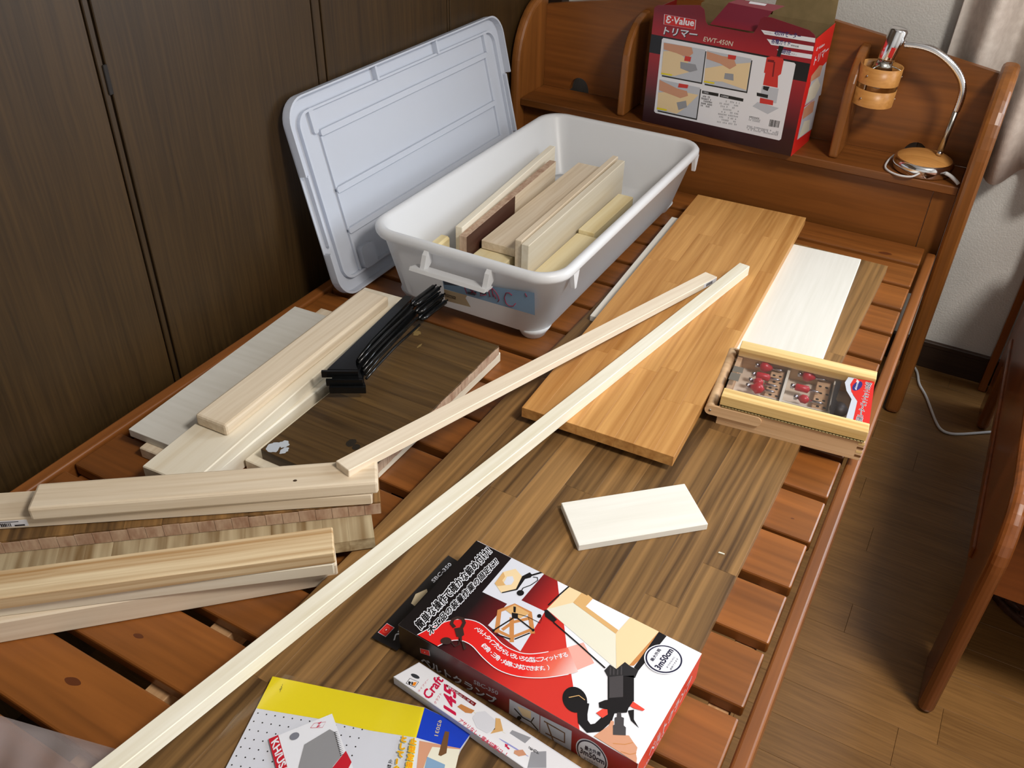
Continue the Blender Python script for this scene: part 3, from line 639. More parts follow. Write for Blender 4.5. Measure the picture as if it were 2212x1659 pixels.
def fine_print(name, abt, n, seed, t, m, parent, mapf, fill=.8):
    A, B, T = [Vector(p) for p in abt]; r = random.Random(seed); polys = []
    for k in range(n):
        if r.random() > fill: continue
        a = k / n; b = (k + .55 + .3 * r.random()) / n; h = .55 + .4 * r.random(); X = lambda s_, q: tuple(A + (B - A) * s_ + (T - A) * q)
        polys += [[X(a, 0), X(b, 0), X(b, .22), X(a, .22)], [X(a, .6 * h), X(b, .6 * h), X(b, h), X(a, h)], [X((a + b) / 2 - .1 / n, .1), X((a + b) / 2 + .1 / n, .1), X((a + b) / 2 + .1 / n, .9), X((a + b) / 2 - .1 / n, .9)]]
    return flat(name, polys, t, m, parent, mapf)
text('maker_lettering', 'NITORI', [(0.1261,0.0384),(0.1442,0.0388),(0.1264,0.0410)], .0015, M['ink'], lab, BX, .03)
# ------------------------------------------------------------------ open red power tool carton on the headboard shelf
ev = thing('tool_carton', 'open red printed power tool carton standing on the headboard shelf', 'box', (.323, .014, .1472), math.atan2(-.031, .363))
EL, ED, EH = .3643, .118, .252
EF = lambda p, t: (p[0], -.0006 - t, p[1])
ES = lambda p, t: (EL + .0006 + t, p[0], p[1])
g_front = grad('carton_front_print', 'Z', 0, EH, [(0, (46, 20, 24)), (.22, (60, 22, 28)), (.45, (128, 28, 38)), (.72, (176, 32, 38)), (.88, (150, 28, 40)), (1, (118, 26, 40))])
front = [(-0.0003,-0.0003),(0.3643,0.0003),(0.3632,0.2493),(0.3588,0.2560),(0.3475,0.2624),(0.2647,0.2743),(0.2505,0.2739),(0.2424,0.2680),(0.2386,0.2505),(0.2326,0.2381),(0.2202,0.2370),(0.1289,0.2377),(0.1229,0.2436),(0.1157,0.2676),(0.1036,0.2744),(0.0063,0.2601),(-0.0010,0.2540)]
prism('front_panel', front, lambda p, t: (p[0], t, p[1]), -.0006, .0006, g_front, ev)
prism('right_panel', [(0, 0), (ED, 0), (ED, EH + .004), (0, EH - .004)], lambda p, t: (EL + t, p[0], p[1]), -.0006, .0006, plain('carton_side_print', srgb(216, 36, 34), .3), ev)
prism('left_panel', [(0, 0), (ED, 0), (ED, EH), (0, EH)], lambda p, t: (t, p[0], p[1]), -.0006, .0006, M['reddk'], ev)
prism('back_panel', [(0, 0), (EL, 0), (EL, EH), (0, EH)], lambda p, t: (p[0], ED + t, p[1]), -.0006, .0006, M['card'], ev)
box('bottom_panel', .001, EL - .001, .001, ED - .001, .0, .0012, M['card'], ev)
prism('back_flap', [(EL * .62, EH), (EL - .002, EH), (EL - .006, EH + .055), (EL - .03, EH + .062), (EL * .66, EH + .060), (EL * .63, EH + .04)], lambda p, t: (p[0], ED + t + (p[1] - EH) * .12, p[1]), -.0006, .0006, M['card'], ev)
prism('back_flap', [(EL * .10, EH), (EL * .44, EH), (EL * .43, EH + .05), (EL * .40, EH + .062), (EL * .14, EH + .062), (EL * .11, EH + .05)], lambda p, t: (p[0], ED + t + (p[1] - EH) * .12, p[1]), -.0006, .0006, M['card'], ev)
hf = [(0.1290,0.2372),(0.2316,0.2379),(0.2491,0.2756),(0.1498,0.2780)]
def tilt(p, t): return (p[0], .0 + max(0, p[1] - .225) * .9 + t, p[1])
prism('handle_flap', hf, tilt, -.0004, .0004, grad('carton_flap_print', 'Z', .2, EH, [(0, (170, 32, 40)), (1, (120, 40, 56))]), ev)
hf2 = [(0.1498,0.2780),(0.2491,0.2756),(0.2702,0.2871),(0.1667,0.2856)]
prism('handle_fold', hf2, tilt, -.0004, .0004, plain('carton_fold_print', srgb(150, 80, 88), .4), ev)
flat('fold_sticker', [[(0.1941,0.2859),(0.2316,0.2859),(0.2292,0.2824),(0.1927,0.2820)]], .0, M['white_p'], ev, lambda p, t: (p[0], max(0, p[1] - .225) * .9 - .0006, p[1]))
flat('black_band', [[(-0.0008,0.1978),(0.3634,0.1990),(0.3638,0.1617),(-0.0021,0.1578)]], LY, M['ink'], ev, EF)
flat('white_field', [[(0.0296,0.1946),(0.3304,0.1950),(0.3341,0.1922),(0.3358,0.0330),(0.3323,0.0290),(0.0320,0.0260),(0.0279,0.0291),(0.0261,0.1910)]], 2 * LY, M['white_p'], ev, EF)
ph = thing('photo_print', '', '')
for k_ in ('label', 'category'): del ph[k_]
ph.parent = ev
for fr, wood_, hand, tool, guide in (
    ([(0.0315,0.1857),(0.1322,0.1868),(0.1336,0.1161),(0.0341,0.1141)], [(0.0334,0.1665),(0.0648,0.1730),(0.0950,0.1568),(0.1009,0.1330),(0.0681,0.1183),(0.0339,0.1161)], [(0.0316,0.1847),(0.0996,0.1862),(0.1048,0.1749),(0.0960,0.1652),(0.0822,0.1648),(0.0655,0.1680),(0.0336,0.1707)], [(0.0867,0.1656),(0.1016,0.1662),(0.1009,0.1558),(0.0860,0.1551)], [(0.0773,0.1515),(0.1141,0.1520),(0.1204,0.1408),(0.1032,0.1334),(0.0794,0.1373)]),
    ([(0.1357,0.1864),(0.2383,0.1866),(0.2397,0.1172),(0.1394,0.1152)], [(0.1375,0.1481),(0.1902,0.1659),(0.2378,0.1785),(0.2392,0.1202),(0.1815,0.1275),(0.1396,0.1215)], [(0.1356,0.1843),(0.1722,0.1807),(0.1984,0.1814),(0.2075,0.1670),(0.1941,0.1565),(0.1706,0.1643),(0.1377,0.1685)], [(0.1855,0.1861),(0.2039,0.1868),(0.2033,0.1783),(0.1860,0.1772)], [(0.1848,0.1466),(0.2044,0.1483),(0.2069,0.1344),(0.1847,0.1343)]),
    ([(0.0319,0.1040),(0.1331,0.1045),(0.1338,0.0345),(0.0341,0.0331)], [(0.0323,0.0737),(0.0821,0.0869),(0.1311,0.0881),(0.1058,0.0549),(0.0849,0.0350),(0.0347,0.0377)], [(0.0320,0.1029),(0.0766,0.0923),(0.1027,0.0910),(0.1066,0.0810),(0.0890,0.0721),(0.0671,0.0752),(0.0337,0.0795)], [(0.0807,0.1042),(0.1041,0.1051),(0.1029,0.0974),(0.0797,0.0950)], [(0.0812,0.0607),(0.1036,0.0696),(0.1081,0.0553),(0.0883,0.0446)])):
    flat('photo_shadow', [[(p[0] + .0025, p[1] - .003) for p in fr]], 2.5 * LY, M['ink'], ph, EF)
    flat('photo_ground', [fr], 3 * LY, M['greylt'], ph, EF); flat('photo_timber', [wood_], 4 * LY, M['wood_p'], ph, EF)
    flat('photo_hand', [hand], 5 * LY, M['skin'], ph, EF); flat('photo_tool', [tool], 6 * LY, M['tool'], ph, EF); flat('photo_guide', [guide], 5.5 * LY, M['grey'], ph, EF)
flat('caption', [[(0.0346,0.1195),(0.0619,0.1204),(0.0611,0.1170),(0.0342,0.1158)], [(0.1396,0.1215),(0.1644,0.1225),(0.1643,0.1190),(0.1393,0.1177)], [(0.0339,0.0398),(0.0595,0.0403),(0.0591,0.0362),(0.0338,0.0353)]], 6 * LY, M['yellow'], ph, EF)
rt = thing('router_print', '', '')
for k_ in ('label', 'category'): del rt[k_]
rt.parent = ev
flat('guide', [[(0.2718,0.1358),(0.3087,0.1370),(0.3099,0.1058),(0.2727,0.1043)], [(0.2691,0.1005),(0.3176,0.0971),(0.2960,0.0795),(0.2593,0.0891)]], 3 * LY, M['greylt'], rt, EF)
flat('body', [[(0.2705,0.1953),(0.2800,0.1995),(0.3049,0.1995),(0.3075,0.1951),(0.3075,0.1677),(0.3022,0.1627),(0.3062,0.1386),(0.2735,0.1382),(0.2737,0.1633),(0.2705,0.1637)], [(0.2725,0.1105),(0.3025,0.1104),(0.3035,0.1004),(0.2737,0.0993)]], 4 * LY, M['tool'], rt, EF)
flat('knob', [[(0.2631,0.1199),(0.2889,0.1199),(0.2892,0.1128),(0.2645,0.1129)], [(0.2749,0.1364),(0.2886,0.1371),(0.2863,0.1275),(0.2752,0.1294)], [(0.2917,0.2231),(0.3020,0.2230),(0.2984,0.2012),(0.2910,0.2018)]], 5 * LY, M['ink'], rt, EF)
flat('handle_edge', [[(0.2873,0.1895),(0.2904,0.1895),(0.2926,0.1589),(0.2894,0.1589)], [(0.2733,0.1918),(0.2877,0.1925),(0.2877,0.1876),(0.2732,0.1869)]], 5 * LY, M['reddk'], rt, EF)
flat('banner', [[(0.2476,0.2472),(0.3625,0.2497),(0.3638,0.2410),(0.2563,0.2397)], [(0.2631,0.2316),(0.3629,0.2334),(0.3637,0.2242),(0.2745,0.2217)], [(0.2882,0.2152),(0.3633,0.2173),(0.3637,0.2086),(0.2992,0.2068)]], 3 * LY, M['white_p'], ev, EF)
text('lettering', '450Wモーター', [(0.2766,0.2415),(0.3320,0.2431),(0.2775,0.2520)], 4 * LY, M['navy'], ev, EF, .02)
text('lettering', '各種ガイド', [(0.2738,0.2248),(0.3145,0.2261),(0.2739,0.2344)], 4 * LY, M['navy'], ev, EF, .02)
text('lettering', '細径', [(0.2978,0.2088),(0.3188,0.2091),(0.2988,0.2186)], 4 * LY, M['navy'], ev, EF, .02); text('lettering', 'ボディ', [(0.3201,0.2099),(0.3322,0.2099),(0.3200,0.2131)], 4 * LY, M['ink'], ev, EF)
text('lettering', '標準装備', [(0.3162,0.2258),(0.3327,0.2260),(0.3160,0.2295)], 4 * LY, M['ink'], ev, EF); text('lettering', 'ハイパワー', [(0.2559,0.2419),(0.2733,0.2425),(0.2559,0.2449)], 4 * LY, M['ink'], ev, EF)
logo = [(0.0246,0.2441),(0.1007,0.2440),(0.1016,0.2241),(0.0257,0.2231)]
flat('logo_field', [logo], 2 * LY, M['white_p'], ev, EF); cxl = Vector((sum(p[0] for p in logo) / 4, sum(p[1] for p in logo) / 4))
flat('logo_red', [[tuple(cxl + (Vector(p) - cxl) * .965) for p in logo]], 3 * LY, M['red'], ev, EF)
text('logo_lettering', 'Ɛ·Value', [(0.0309,0.2271),(0.0967,0.2306),(0.0314,0.2421)], 4 * LY, M['white_p'], ev, EF, .03)
text('title_shadow', 'トリマー', [(0.0296,0.2011),(0.1081,0.2053),(0.0317,0.2164)], 2 * LY, M['ink'], ev, EF, .04)
text('title', 'トリマー', [(0.0285,0.2026),(0.1066,0.2065),(0.0306,0.2179)], 3 * LY, M['offw'], ev, EF, .03)
text('model_lettering', 'EWT-450N', [(0.1239,0.2034),(0.1909,0.2043),(0.1250,0.2133)], 3 * LY, M['cream'], ev, EF)
flat('table_head', [[(0.1385,0.0996),(0.1778,0.1007),(0.1779,0.0938),(0.1391,0.0929)], [(0.1812,0.1007),(0.2362,0.1010),(0.2364,0.0944),(0.1813,0.0936)]], 3 * LY, M['ink'], ev, EF)
text('lettering', '付属品', [(0.1417,0.0945),(0.1542,0.0949),(0.1415,0.0983)], 4 * LY, M['white_p'], ev, EF); text('lettering', '仕様明細', [(0.1844,0.0951),(0.2017,0.0952),(0.1842,0.0988)], 4 * LY, M['white_p'], ev, EF)
for i in range(5):                                       # small print too fine to read: rows of tiny blocks
    o_ = [(0.1390,0.0855),(0.1664,0.0863),(0.1385,0.0896),(0.1407,0.0648)]; st = Vector(o_[3]) - Vector(o_[0])
    fine_print('fine_print', [tuple(Vector(p) + st * i / 4) for p in o_[:3]], 9, i, 3 * LY, M['ink'], ev, EF)
for i in range(9):
    o_ = [(0.1834,0.0843),(0.2310,0.0878),(0.1832,0.0881),(0.1847,0.0368)]; st = Vector(o_[3]) - Vector(o_[0])
    fine_print('fine_print', [tuple(Vector(p) + st * i / 8) for p in o_[:3]], 14, 20 + i, 3 * LY, M['grey'], ev, EF, .55)
for i in range(3): fine_print('fine_print', [(p[0], p[1] - i * .0035) for p in [(0.2564,0.0642),(0.2827,0.0646),(0.2565,0.0674)]], 9, 40 + i, 3 * LY, M['ink'] if i == 0 else M['grey'], ev, EF)
for i in range(3): fine_print('fine_print', [(p[0], p[1] - i * .0035) for p in [(0.2550,0.0426),(0.3279,0.0450),(0.2550,0.0462)]], 22, 50 + i, 3 * LY, M['grey'], ev, EF)
bc = [(0.3034,0.0696),(0.3272,0.0706),(0.3273,0.0559),(0.3033,0.0543)]
B0, B1, B2, B3 = [Vector(p) for p in bc]; rr = random.Random(5); polys = []; x = 0
while x < .95:
    w = rr.choice((.015, .03, .045)); a, b = x, min(1, x + w); polys.append([tuple(B0.lerp(B1, a)), tuple(B0.lerp(B1, b)), tuple(B3.lerp(B2, b)), tuple(B3.lerp(B2, a))]); x += w + rr.choice((.015, .03))
flat('barcode', polys, 3 * LY, M['ink'], ev, EF)
flat('side_photo', [[(0.1150,0.1773),(0.1305,0.1016),(0.0208,0.1065),(0.0297,0.1615)], [(0.1165,0.1031),(0.1202,0.0268),(0.0200,0.0314),(0.0195,0.1037)]], LY, M['greylt'], ev, ES)
flat('side_timber', [[(0.0721,0.1532),(0.1087,0.1279),(0.0851,0.1070),(0.0277,0.1097),(0.0239,0.1430)], [(0.0440,0.0658),(0.0864,0.0581),(0.0980,0.0310),(0.0250,0.0331)]], 2 * LY, M['cream'], ev, ES)
flat('side_hand', [[(0.0654,0.1807),(0.0915,0.1747),(0.0875,0.1535),(0.0217,0.1555),(0.0214,0.1694)], [(0.0632,0.1024),(0.0903,0.0994),(0.0957,0.0726),(0.0258,0.0751),(0.0191,0.0997)]], 3 * LY, M['skin'], ev, ES)
text('lettering', 'Ɛ·Value', [(0.0164,0.2207),(0.0677,0.2212),(0.0181,0.2270)], LY, M['white_p'], ev, ES, .02); text('lettering', 'トリマー', [(0.0206,0.1910),(0.1071,0.1970),(0.0208,0.2083)], LY, M['offw'], ev, ES, .03)

# ------------------------------------------------------------------ desk lamp with veneer rings on the shelf
lp = thing('desk_lamp', 'gooseneck chrome lamp with two birch veneer rings on the headboard shelf', 'lamp', (.947, .061, .147))
lz = lambda pts, dy=0: [(x - .947, dy, z - .147) for x, z in pts]
lathe('base_rim', [(0, .001), (.058, .001), (.0605, .004), (.0615, .018), (.060, .024), (.056, .027), (0, .027)], M['chrome'], lp, 40)
lathe('base_dome', [(.0555, .0272), (.050, .0305), (.035, .0355), (.018, .038), (0, .0385)], M['birch'], lp, 40)
stem = lz([(0.9717,0.1875),(0.9774,0.2844)])
tube('stem', stem, .0060, M['steel'], lp, 12); tube('stem_collar', [Vector(stem[0]) - Vector((0, 0, .002)), Vector(stem[0]) + Vector((.0005, 0, .006))], .0062, M['chrome'], lp, 12)
gn = spline(lz([(0.9777,0.2796),(0.9789,0.3014),(0.9770,0.3224),(0.9695,0.3398),(0.9559,0.3560),(0.9370,0.3713),(0.9146,0.3838),(0.8926,0.3906),(0.8696,0.3928),(0.8461,0.3919)]), 9)
bm = bmesh.new(); add_tube(bm, gn, [(.0078 if k % 2 else .0070) for k in range(len(gn))], 10); bmobj('gooseneck', bm, M['chrome'], lp, True)
ax = lz([(0.8291,0.4208),(0.8194,0.3583)]); a0, a1 = Vector(ax[0]), Vector(ax[1]); zq = (a0 - a1).to_track_quat('Z', 'Y').to_matrix().to_4x4()
hm = Matrix.Translation(a1) @ zq; hl = (a0 - a1).length
lathe('head', [(.0, -.002), (.0165, -.002), (.0175, .002), (.0185, hl - .004), (.016, hl), (.0, hl + .001)], M['chrome'], lp, 24, hm)
lathe('socket', [(.0, -.022), (.021, -.022), (.015, -.004), (0, -.003)], M['steel'], lp, 20, hm)
rg = lz([(0.8148,0.3445),(0.8122,0.2673)]); r0, r1 = Vector(rg[0]), Vector(rg[1]); rq = (r0 - r1).to_track_quat('Z', 'Y').to_matrix().to_4x4(); rl = (r0 - r1).length
rm = Matrix.Translation(r1) @ rq
for z0, z1 in ((.0, rl * .43), (rl * .57, rl * 1.02)):
    lathe('veneer_ring', [(.0425, z0), (.0425, z1), (.0412, z1), (.0412, z0), (.0425, z0)], M['birch'], lp, 40, rm)
for k in range(3):
    a = 2 * math.pi * k / 3 + .6
    p0 = rm @ Vector((.040 * math.cos(a), .040 * math.sin(a), .006)); p1 = rm @ Vector((.040 * math.cos(a), .040 * math.sin(a), rl * .95)); p2 = hm @ Vector((.014 * math.cos(a), .014 * math.sin(a), -.01))
    tube('ring_stay', [p0, p1, p2], .0016, M['steel'], lp, 6)
    for zz in (.2, .8):
        c_ = rm @ Vector((.0428 * math.cos(a), .0428 * math.sin(a), rl * zz)); c2_ = rm @ Vector((.0440 * math.cos(a), .0440 * math.sin(a), rl * zz)); tube('rivet', [c_, c2_], .0022, M['steel'], lp, 8)
bulb = plain('frosted_bulb', srgb(225, 225, 220), .3); lathe('bulb', [(0, -.062), (.012, -.058), (.018, -.046), (.014, -.03), (.009, -.022), (0, -.022)], bulb, lp, 16, hm)
stk = box('head_sticker', -.0005, .0005, -.004, .004, -.010, .010, M['red'], lp); stk.matrix_local = hm @ Matrix.Translation((-.0176, -.006, hl * .30))
cord = [(-.045, .046, .004), (-.062, .03, .010), (-.070, -.01, .006), (-.066, -.045, .004), (-.040, -.066, .0035), (-.012, -.068, .006), (.002, -.0605, .014)]
tube('cord', spline(cord, 8), .0022, M['cord'], lp, 8)
tube('cord_switch', spline([(.050, -.036, .016), (.060, -.040, .014), (.073, -.048, .009), (.080, -.05, .004)], 4), .004, M['cord'], lp, 8)

# ------------------------------------------------------------------ wooden router bit case with a clear sliding lid
bc_ = thing('bit_case', 'wooden router bit case with clear lid on the edge of the bed', 'tool case', (.8142, -.841, .0182), math.atan2(.024, .214))
BL, BW, BH = .2153, .1690, .0535
box('bottom', 0, BL, 0, BW, 0, .005, M['case'], bc_); box('floor_liner', .008, BL - .008, .008, BW - .008, .005, .0062, M['spruce_pale'], bc_)
box('front_wall', 0, BL, 0, .008, .005, .0345, M['case'], bc_, .0005); box('back_wall', 0, BL, BW - .008, BW, .005, .0345, M['case'], bc_, .0005)
box('left_wall', 0, .008, .008, BW - .008, .005, .0345, M['case'], bc_); box('right_wall', BL - .008, BL, .008, BW - .008, .005, .0345, M['case'], bc_)
box('lid_rail', .0, BL, .0, .0235, .0365, BH, M['case_rail'], bc_, .0008); box('lid_rail', .0, BL, BW - .0235, BW, .0365, BH, M['case_rail'], bc_, .0008)
box('hinge_leaf', .002, BL - .002, -.0006, .006, .0345, .0365, plain('hinge_brass', srgb(90, 80, 50), .35, .9), bc_)
bm = bmesh.new()
for k in range(42): add_tube(bm, [(.004 + k * .005, -.0012, .0355), (.0078 + k * .005, -.0012, .0355)], .0012, 6)
bmobj('hinge_knuckle', bm, plain('hinge_pin', srgb(180, 165, 120), .3, .9), bc_)
for k in range(4): box('finger_joint', BL - .0085, BL + .0004, -.0004, .001, .006 + k * .0075, .0095 + k * .0075, M['case_rail'] if k % 2 else M['brown'], bc_)
acr = bpy.data.materials.new('clear_acrylic'); acr.use_nodes = True; nt = acr.node_tree; nt.nodes.clear()
o_ = nt.nodes.new('ShaderNodeOutputMaterial'); mxs = nt.nodes.new('ShaderNodeMixShader'); tr_ = nt.nodes.new('ShaderNodeBsdfTransparent'); gl_ = nt.nodes.new('ShaderNodeBsdfGlossy'); gl_.inputs['Roughness'].default_value = .08
tr_.inputs[0].default_value = (.93, .92, .94, 1); fr_ = nt.nodes.new('ShaderNodeFresnel'); fr_.inputs[0].default_value = 1.45
mxs.inputs[0].default_value = .07; nt.links.new(tr_.outputs[0], mxs.inputs[1]); nt.links.new(gl_.outputs[0], mxs.inputs[2]); nt.links.new(mxs.outputs[0], o_.inputs[0])
box('clear_lid', .001, BL - .001, .0235, BW - .0235, .046, .0475, acr, bc_)
BI = lambda p, t: (p[0], p[1], .012 + t)
dv = [(0.0844,0.1784),(0.0846,0.0881),(0.1592,0.1794),(0.1575,0.0910)]
for a, b in ((dv[0], dv[1]), (dv[2], dv[3])):
    xm = (a[0] + b[0]) / 2; box('divider', xm - .002, xm + .002, .008, BW - .008, .005, .030, M['cream'], bc_)
    hb_ = box('bit_holder', xm - .027, xm - .005, .010, BW - .010, .005, .020, M['case'], bc_, .001)
    bm = bmesh.new()
    for j in range(7):
        for i_ in range(2):
            q = (xm - .021 + i_ * .010 + (j % 2) * .003, .025 + j * .019); bm.faces.new([bm.verts.new((u, v, .0203)) for u, v in circle(q[0], q[1], .0026, .0026, 10)])
    bmobj('peg_hole', bm, M['ink'], bc_)
box('cross_divider', .05, dv[2][0], BW * .42 - .001, BW * .42 + .001, .005, .022, M['cream'], bc_)
BT = lambda p, t: (p[0], p[1], .0477 + t)
flat('metal_clip', [[(0.0017,0.0970),(0.0171,0.0966),(0.0176,0.0806),(0.0013,0.0805)], [(0.0006,0.0770),(0.0157,0.0775),(0.0158,0.0555),(0.0002,0.0561)]], .0005, M['steel'], bc_, BT)
flat('dark_seal', [[(0.1579,0.1332),(0.1667,0.1341),(0.1634,0.0818),(0.1673,0.0746),(0.1638,0.0353),(0.1589,0.0245),(0.1573,0.0730)]], -.006, M['ink'], bc_, BT)
kb = lathe('dark_knob', [(0, 0), (.013, 0), (.014, .006), (.009, .013), (0, .015)], plain('knob_black', srgb(40, 36, 34), .5), bc_, 18); kp = [(0.1709,0.0703)][0]; kb.location = (kp[0], kp[1], .028)
flat('label_grey', [[(0.1745,0.1418),(0.1869,0.1433),(0.1817,0.1206),(0.1858,0.0950),(0.1937,0.0807),(0.1920,0.0262),(0.1820,0.0258),(0.1850,0.0827),(0.1755,0.1024),(0.1708,0.1243)]], LY * 3, M['greylt'], bc_, BT)
flat('label_red', [[(0.1830,0.1415),(0.2142,0.1473),(0.2154,0.0285),(0.1923,0.0258),(0.1937,0.0807),(0.1827,0.1026),(0.1792,0.1225)]], LY * 4, M['red'], bc_, BT)
flat('label_badge', [oval(*[(0.1899,0.1222),(0.1956,0.1356),(0.1858,0.1287)])], LY * 5, M['navy'], bc_, BT)
text('label_lettering', '6mm軸', [(0.1900,0.1090),(0.1915,0.1360),(0.1855,0.1146)], LY * 6, M['white_p'], bc_, BT, .01)
text('label_outline', '超硬ルータービットセット10本組', [(0.2047,0.0258),(0.2101,0.1398),(0.1960,0.0261)], LY * 5, M['white_p'], bc_, BT, .07)
text('label_lettering', '超硬ルータービットセット10本組', [(0.2047,0.0258),(0.2101,0.1398),(0.1960,0.0261)], LY * 6, M['ink'], bc_, BT, .015)
hd_ = thing('handle', '', '')
for k_ in ('label', 'category'): del hd_[k_]
hd_.parent = bc_
cap = lambda x0, x1, r, zc: [(x0 + r * math.cos(a), zc + r * math.sin(a)) for a in [math.pi / 2 + math.pi * k / 10 for k in range(11)]] + [(x1 + r * math.cos(a), zc + r * math.sin(a)) for a in [-math.pi / 2 + math.pi * k / 10 for k in range(11)]]
prism('arm', cap(-.012, .058, .0085, .0245), XZ, -.0035, .0005, M['case'], hd_); prism('arm', cap(-.012, .058, .0085, .0245), XZ, BW - .0005, BW + .0035, M['case'], hd_)
tube('bar', [(-.0125, -.003, .0245), (-.0125, BW + .003, .0245)], .0082, M['case'], hd_, 14)
tube('pivot', [(-.012, -.0042, .0245), (-.012, -.0032, .0245)], .002, M['steel'], hd_, 8)
brg = plain('bit_steel', (.5, .5, .54), .22, 1); bred = plain('bit_red', srgb(196, 30, 46), .3)
profs = [[(.004, 0), (.011, .003), (.0125, .010), (.007, .017), (.004, .020)], [(.006, 0), (.0075, .002), (.0075, .020), (.004, .022)], [(.003, 0), (.009, .005), (.009, .012), (.004, .016)], [(.004, 0), (.006, .004), (.013, .010), (.009, .018), (.004, .021)]]
names = ('rounded red router bit nearest the back in the left compartment', 'straight red router bit second from the back in the left compartment', 'small round red router bit third in the left compartment', 'red router bit half hidden by the front rail, left compartment', 'winged red router bit at the back of the right compartment', 'largest winged red router bit in the right compartment', 'red router bit half hidden by the front rail, right compartment')
spots = [(0.0376,0.1485),(0.0367,0.1194),(0.0351,0.0999),(0.0339,0.0830),(0.1064,0.1513),(0.1002,0.1123),(0.1093,0.0840)]
crs, sns = math.cos(math.atan2(.024, .214)), math.sin(math.atan2(.024, .214))
for i, (u, v) in enumerate(spots):
    rb = thing('router_bit', names[i], 'router bit', (.8142 + u * crs - v * sns, -.841 + u * sns + v * crs, .0182 + .026), math.atan2(.024, .214), 'red router bits in the wooden case')
    mt = Matrix.Rotation(math.pi / 2, 4, 'Y')
    lathe('cutter', [(0, 0)] + [(r_ * .78, z_) for r_, z_ in profs[i % 4]] + [(0, profs[i % 4][-1][1] + .0005)], bred, rb, 14, mt)
    lathe('shank', [(0, .018), (.0022, .018), (.0022, .034), (0, .040)], brg, rb, 12, mt)
    lathe('bearing', [(0, -.008), (.0045, -.007), (.0045, -.002), (.0025, -.002), (.0025, .001), (0, .001)], brg, rb, 14, mt)
# ------------------------------------------------------------------ red belt clamp package
kx = thing('clamp_package', 'red, black and white belt clamp carton on the brown laminated board', 'box', (.6343, -1.4363, .0182), math.atan2(-.0199, .3011))
KL, KW, KH = .3018, .1570, .0440
KT = lambda p, t: (p[0], p[1], KH + t)
KF = lambda p, t: (p[0], -t, p[1])
KR = lambda p, t: (KL + t, p[0], p[1])
KB = lambda p, t: (p[0], p[1], .0040 + t)
box('carton', 0, KL, 0, KW, 0, KH, M['white_p'], kx, .0004)
fl = [(-0.0360,-0.0076),(-0.0382,0.1461)]
prism('hang_flap', [fl[0], (.0, fl[0][1] + .002), (.0, fl[1][1] - .003), fl[1]], KB, -.0012, 0, M['ink'], kx)
flat('hang_slot', [[(-0.0291,0.0576),(-0.0336,0.0721),(-0.0270,0.0859),(-0.0235,0.0832),(-0.0230,0.0567)]], LY, M['beige'], kx, KB)
def emblem(pts, mapf, t, par=kx):
    c_ = Vector((sum(p[0] for p in pts) / 4, sum(p[1] for p in pts) / 4)); V = [Vector(p) for p in pts]
    flat('emblem_edge', [[tuple(p) for p in V]], t, M['offw'], par, mapf); flat('emblem', [[tuple(c_ + (p - c_) * .93) for p in V]], t + LY, M['red'], par, mapf)
    e1 = (V[1] + V[2]) / 2; e2 = (V[2] + V[3]) / 2
    for k, s in enumerate((.62, .42, .14)): flat('emblem_disc', [oval(c_, c_ + (e1 - c_) * s, c_ + (e2 - c_) * s)], t + LY * (2 + k), M['redlt'] if k == 0 else M['red'] if k == 1 else M['offw'], par, mapf)
emblem([(-0.0343,0.0181),(-0.0227,0.0181),(-0.0228,0.0018),(-0.0346,0.0017)], KB, LY)
text('model_lettering', 'SBC-350', [(-0.0258,0.0989),(-0.0247,0.1357),(-0.0311,0.1001)], LY, M['offw'], kx, KB, .015)
text('title_part', 'ベ', [(-0.0099,0.0024),(-0.0093,0.0173),(-0.0169,0.0060)], LY, M['greylt'], kx, KB, .03)
# top face: dark to red ground, white photo fields, ribbon, headline
g_top = grad('clamp_top_print', 'X', .0, .16, [(0, (22, 18, 18)), (.34, (26, 18, 20)), (.62, (110, 24, 28)), (.85, (190, 40, 36)), (1, (206, 52, 44))])
redp = [(0.0004,-0.0001),(-0.0011,0.1561),(0.1163,0.1568)] + [(0.1278,0.1409)] + [(0.1561,0.1046)] + [(0.1740,0.0799)] + [(0.2036,0.0421)] + [(0.2354,0.0000)]
flat('red_ground', [redp], LY, g_top, kx, KT)
flat('photo_field', [[(0.0513,0.1567),(0.0976,0.1568),(0.0964,0.0944),(0.0519,0.0923)]], 2 * LY, M['offw'], kx, KT)
flat('photo_field', [[(0.0863,0.1070),(0.1279,0.1091),(0.1340,0.0468),(0.0846,0.0562)]], 3 * LY, M['offw'], kx, KT)
flat('hexagon_frame', [[(0.0567,0.1112),(0.0553,0.1317),(0.0649,0.1443),(0.0784,0.1384),(0.0838,0.1170),(0.0712,0.1036)]], 4 * LY, M['wood_p'], kx, KT); flat('hexagon_hole', [[(0.0652,0.1179),(0.0632,0.1281),(0.0684,0.1325),(0.0734,0.1279),(0.0742,0.1205),(0.0695,0.1164)]], 5 * LY, M['offw'], kx, KT)
flat('hexagon_edge', [[(0.0567,0.1112),(0.0553,0.1317),(0.0613,0.1268),(0.0617,0.1200),(0.0686,0.1158),(0.0619,0.1095)]], 5 * LY, M['wood_q'], kx, KT)
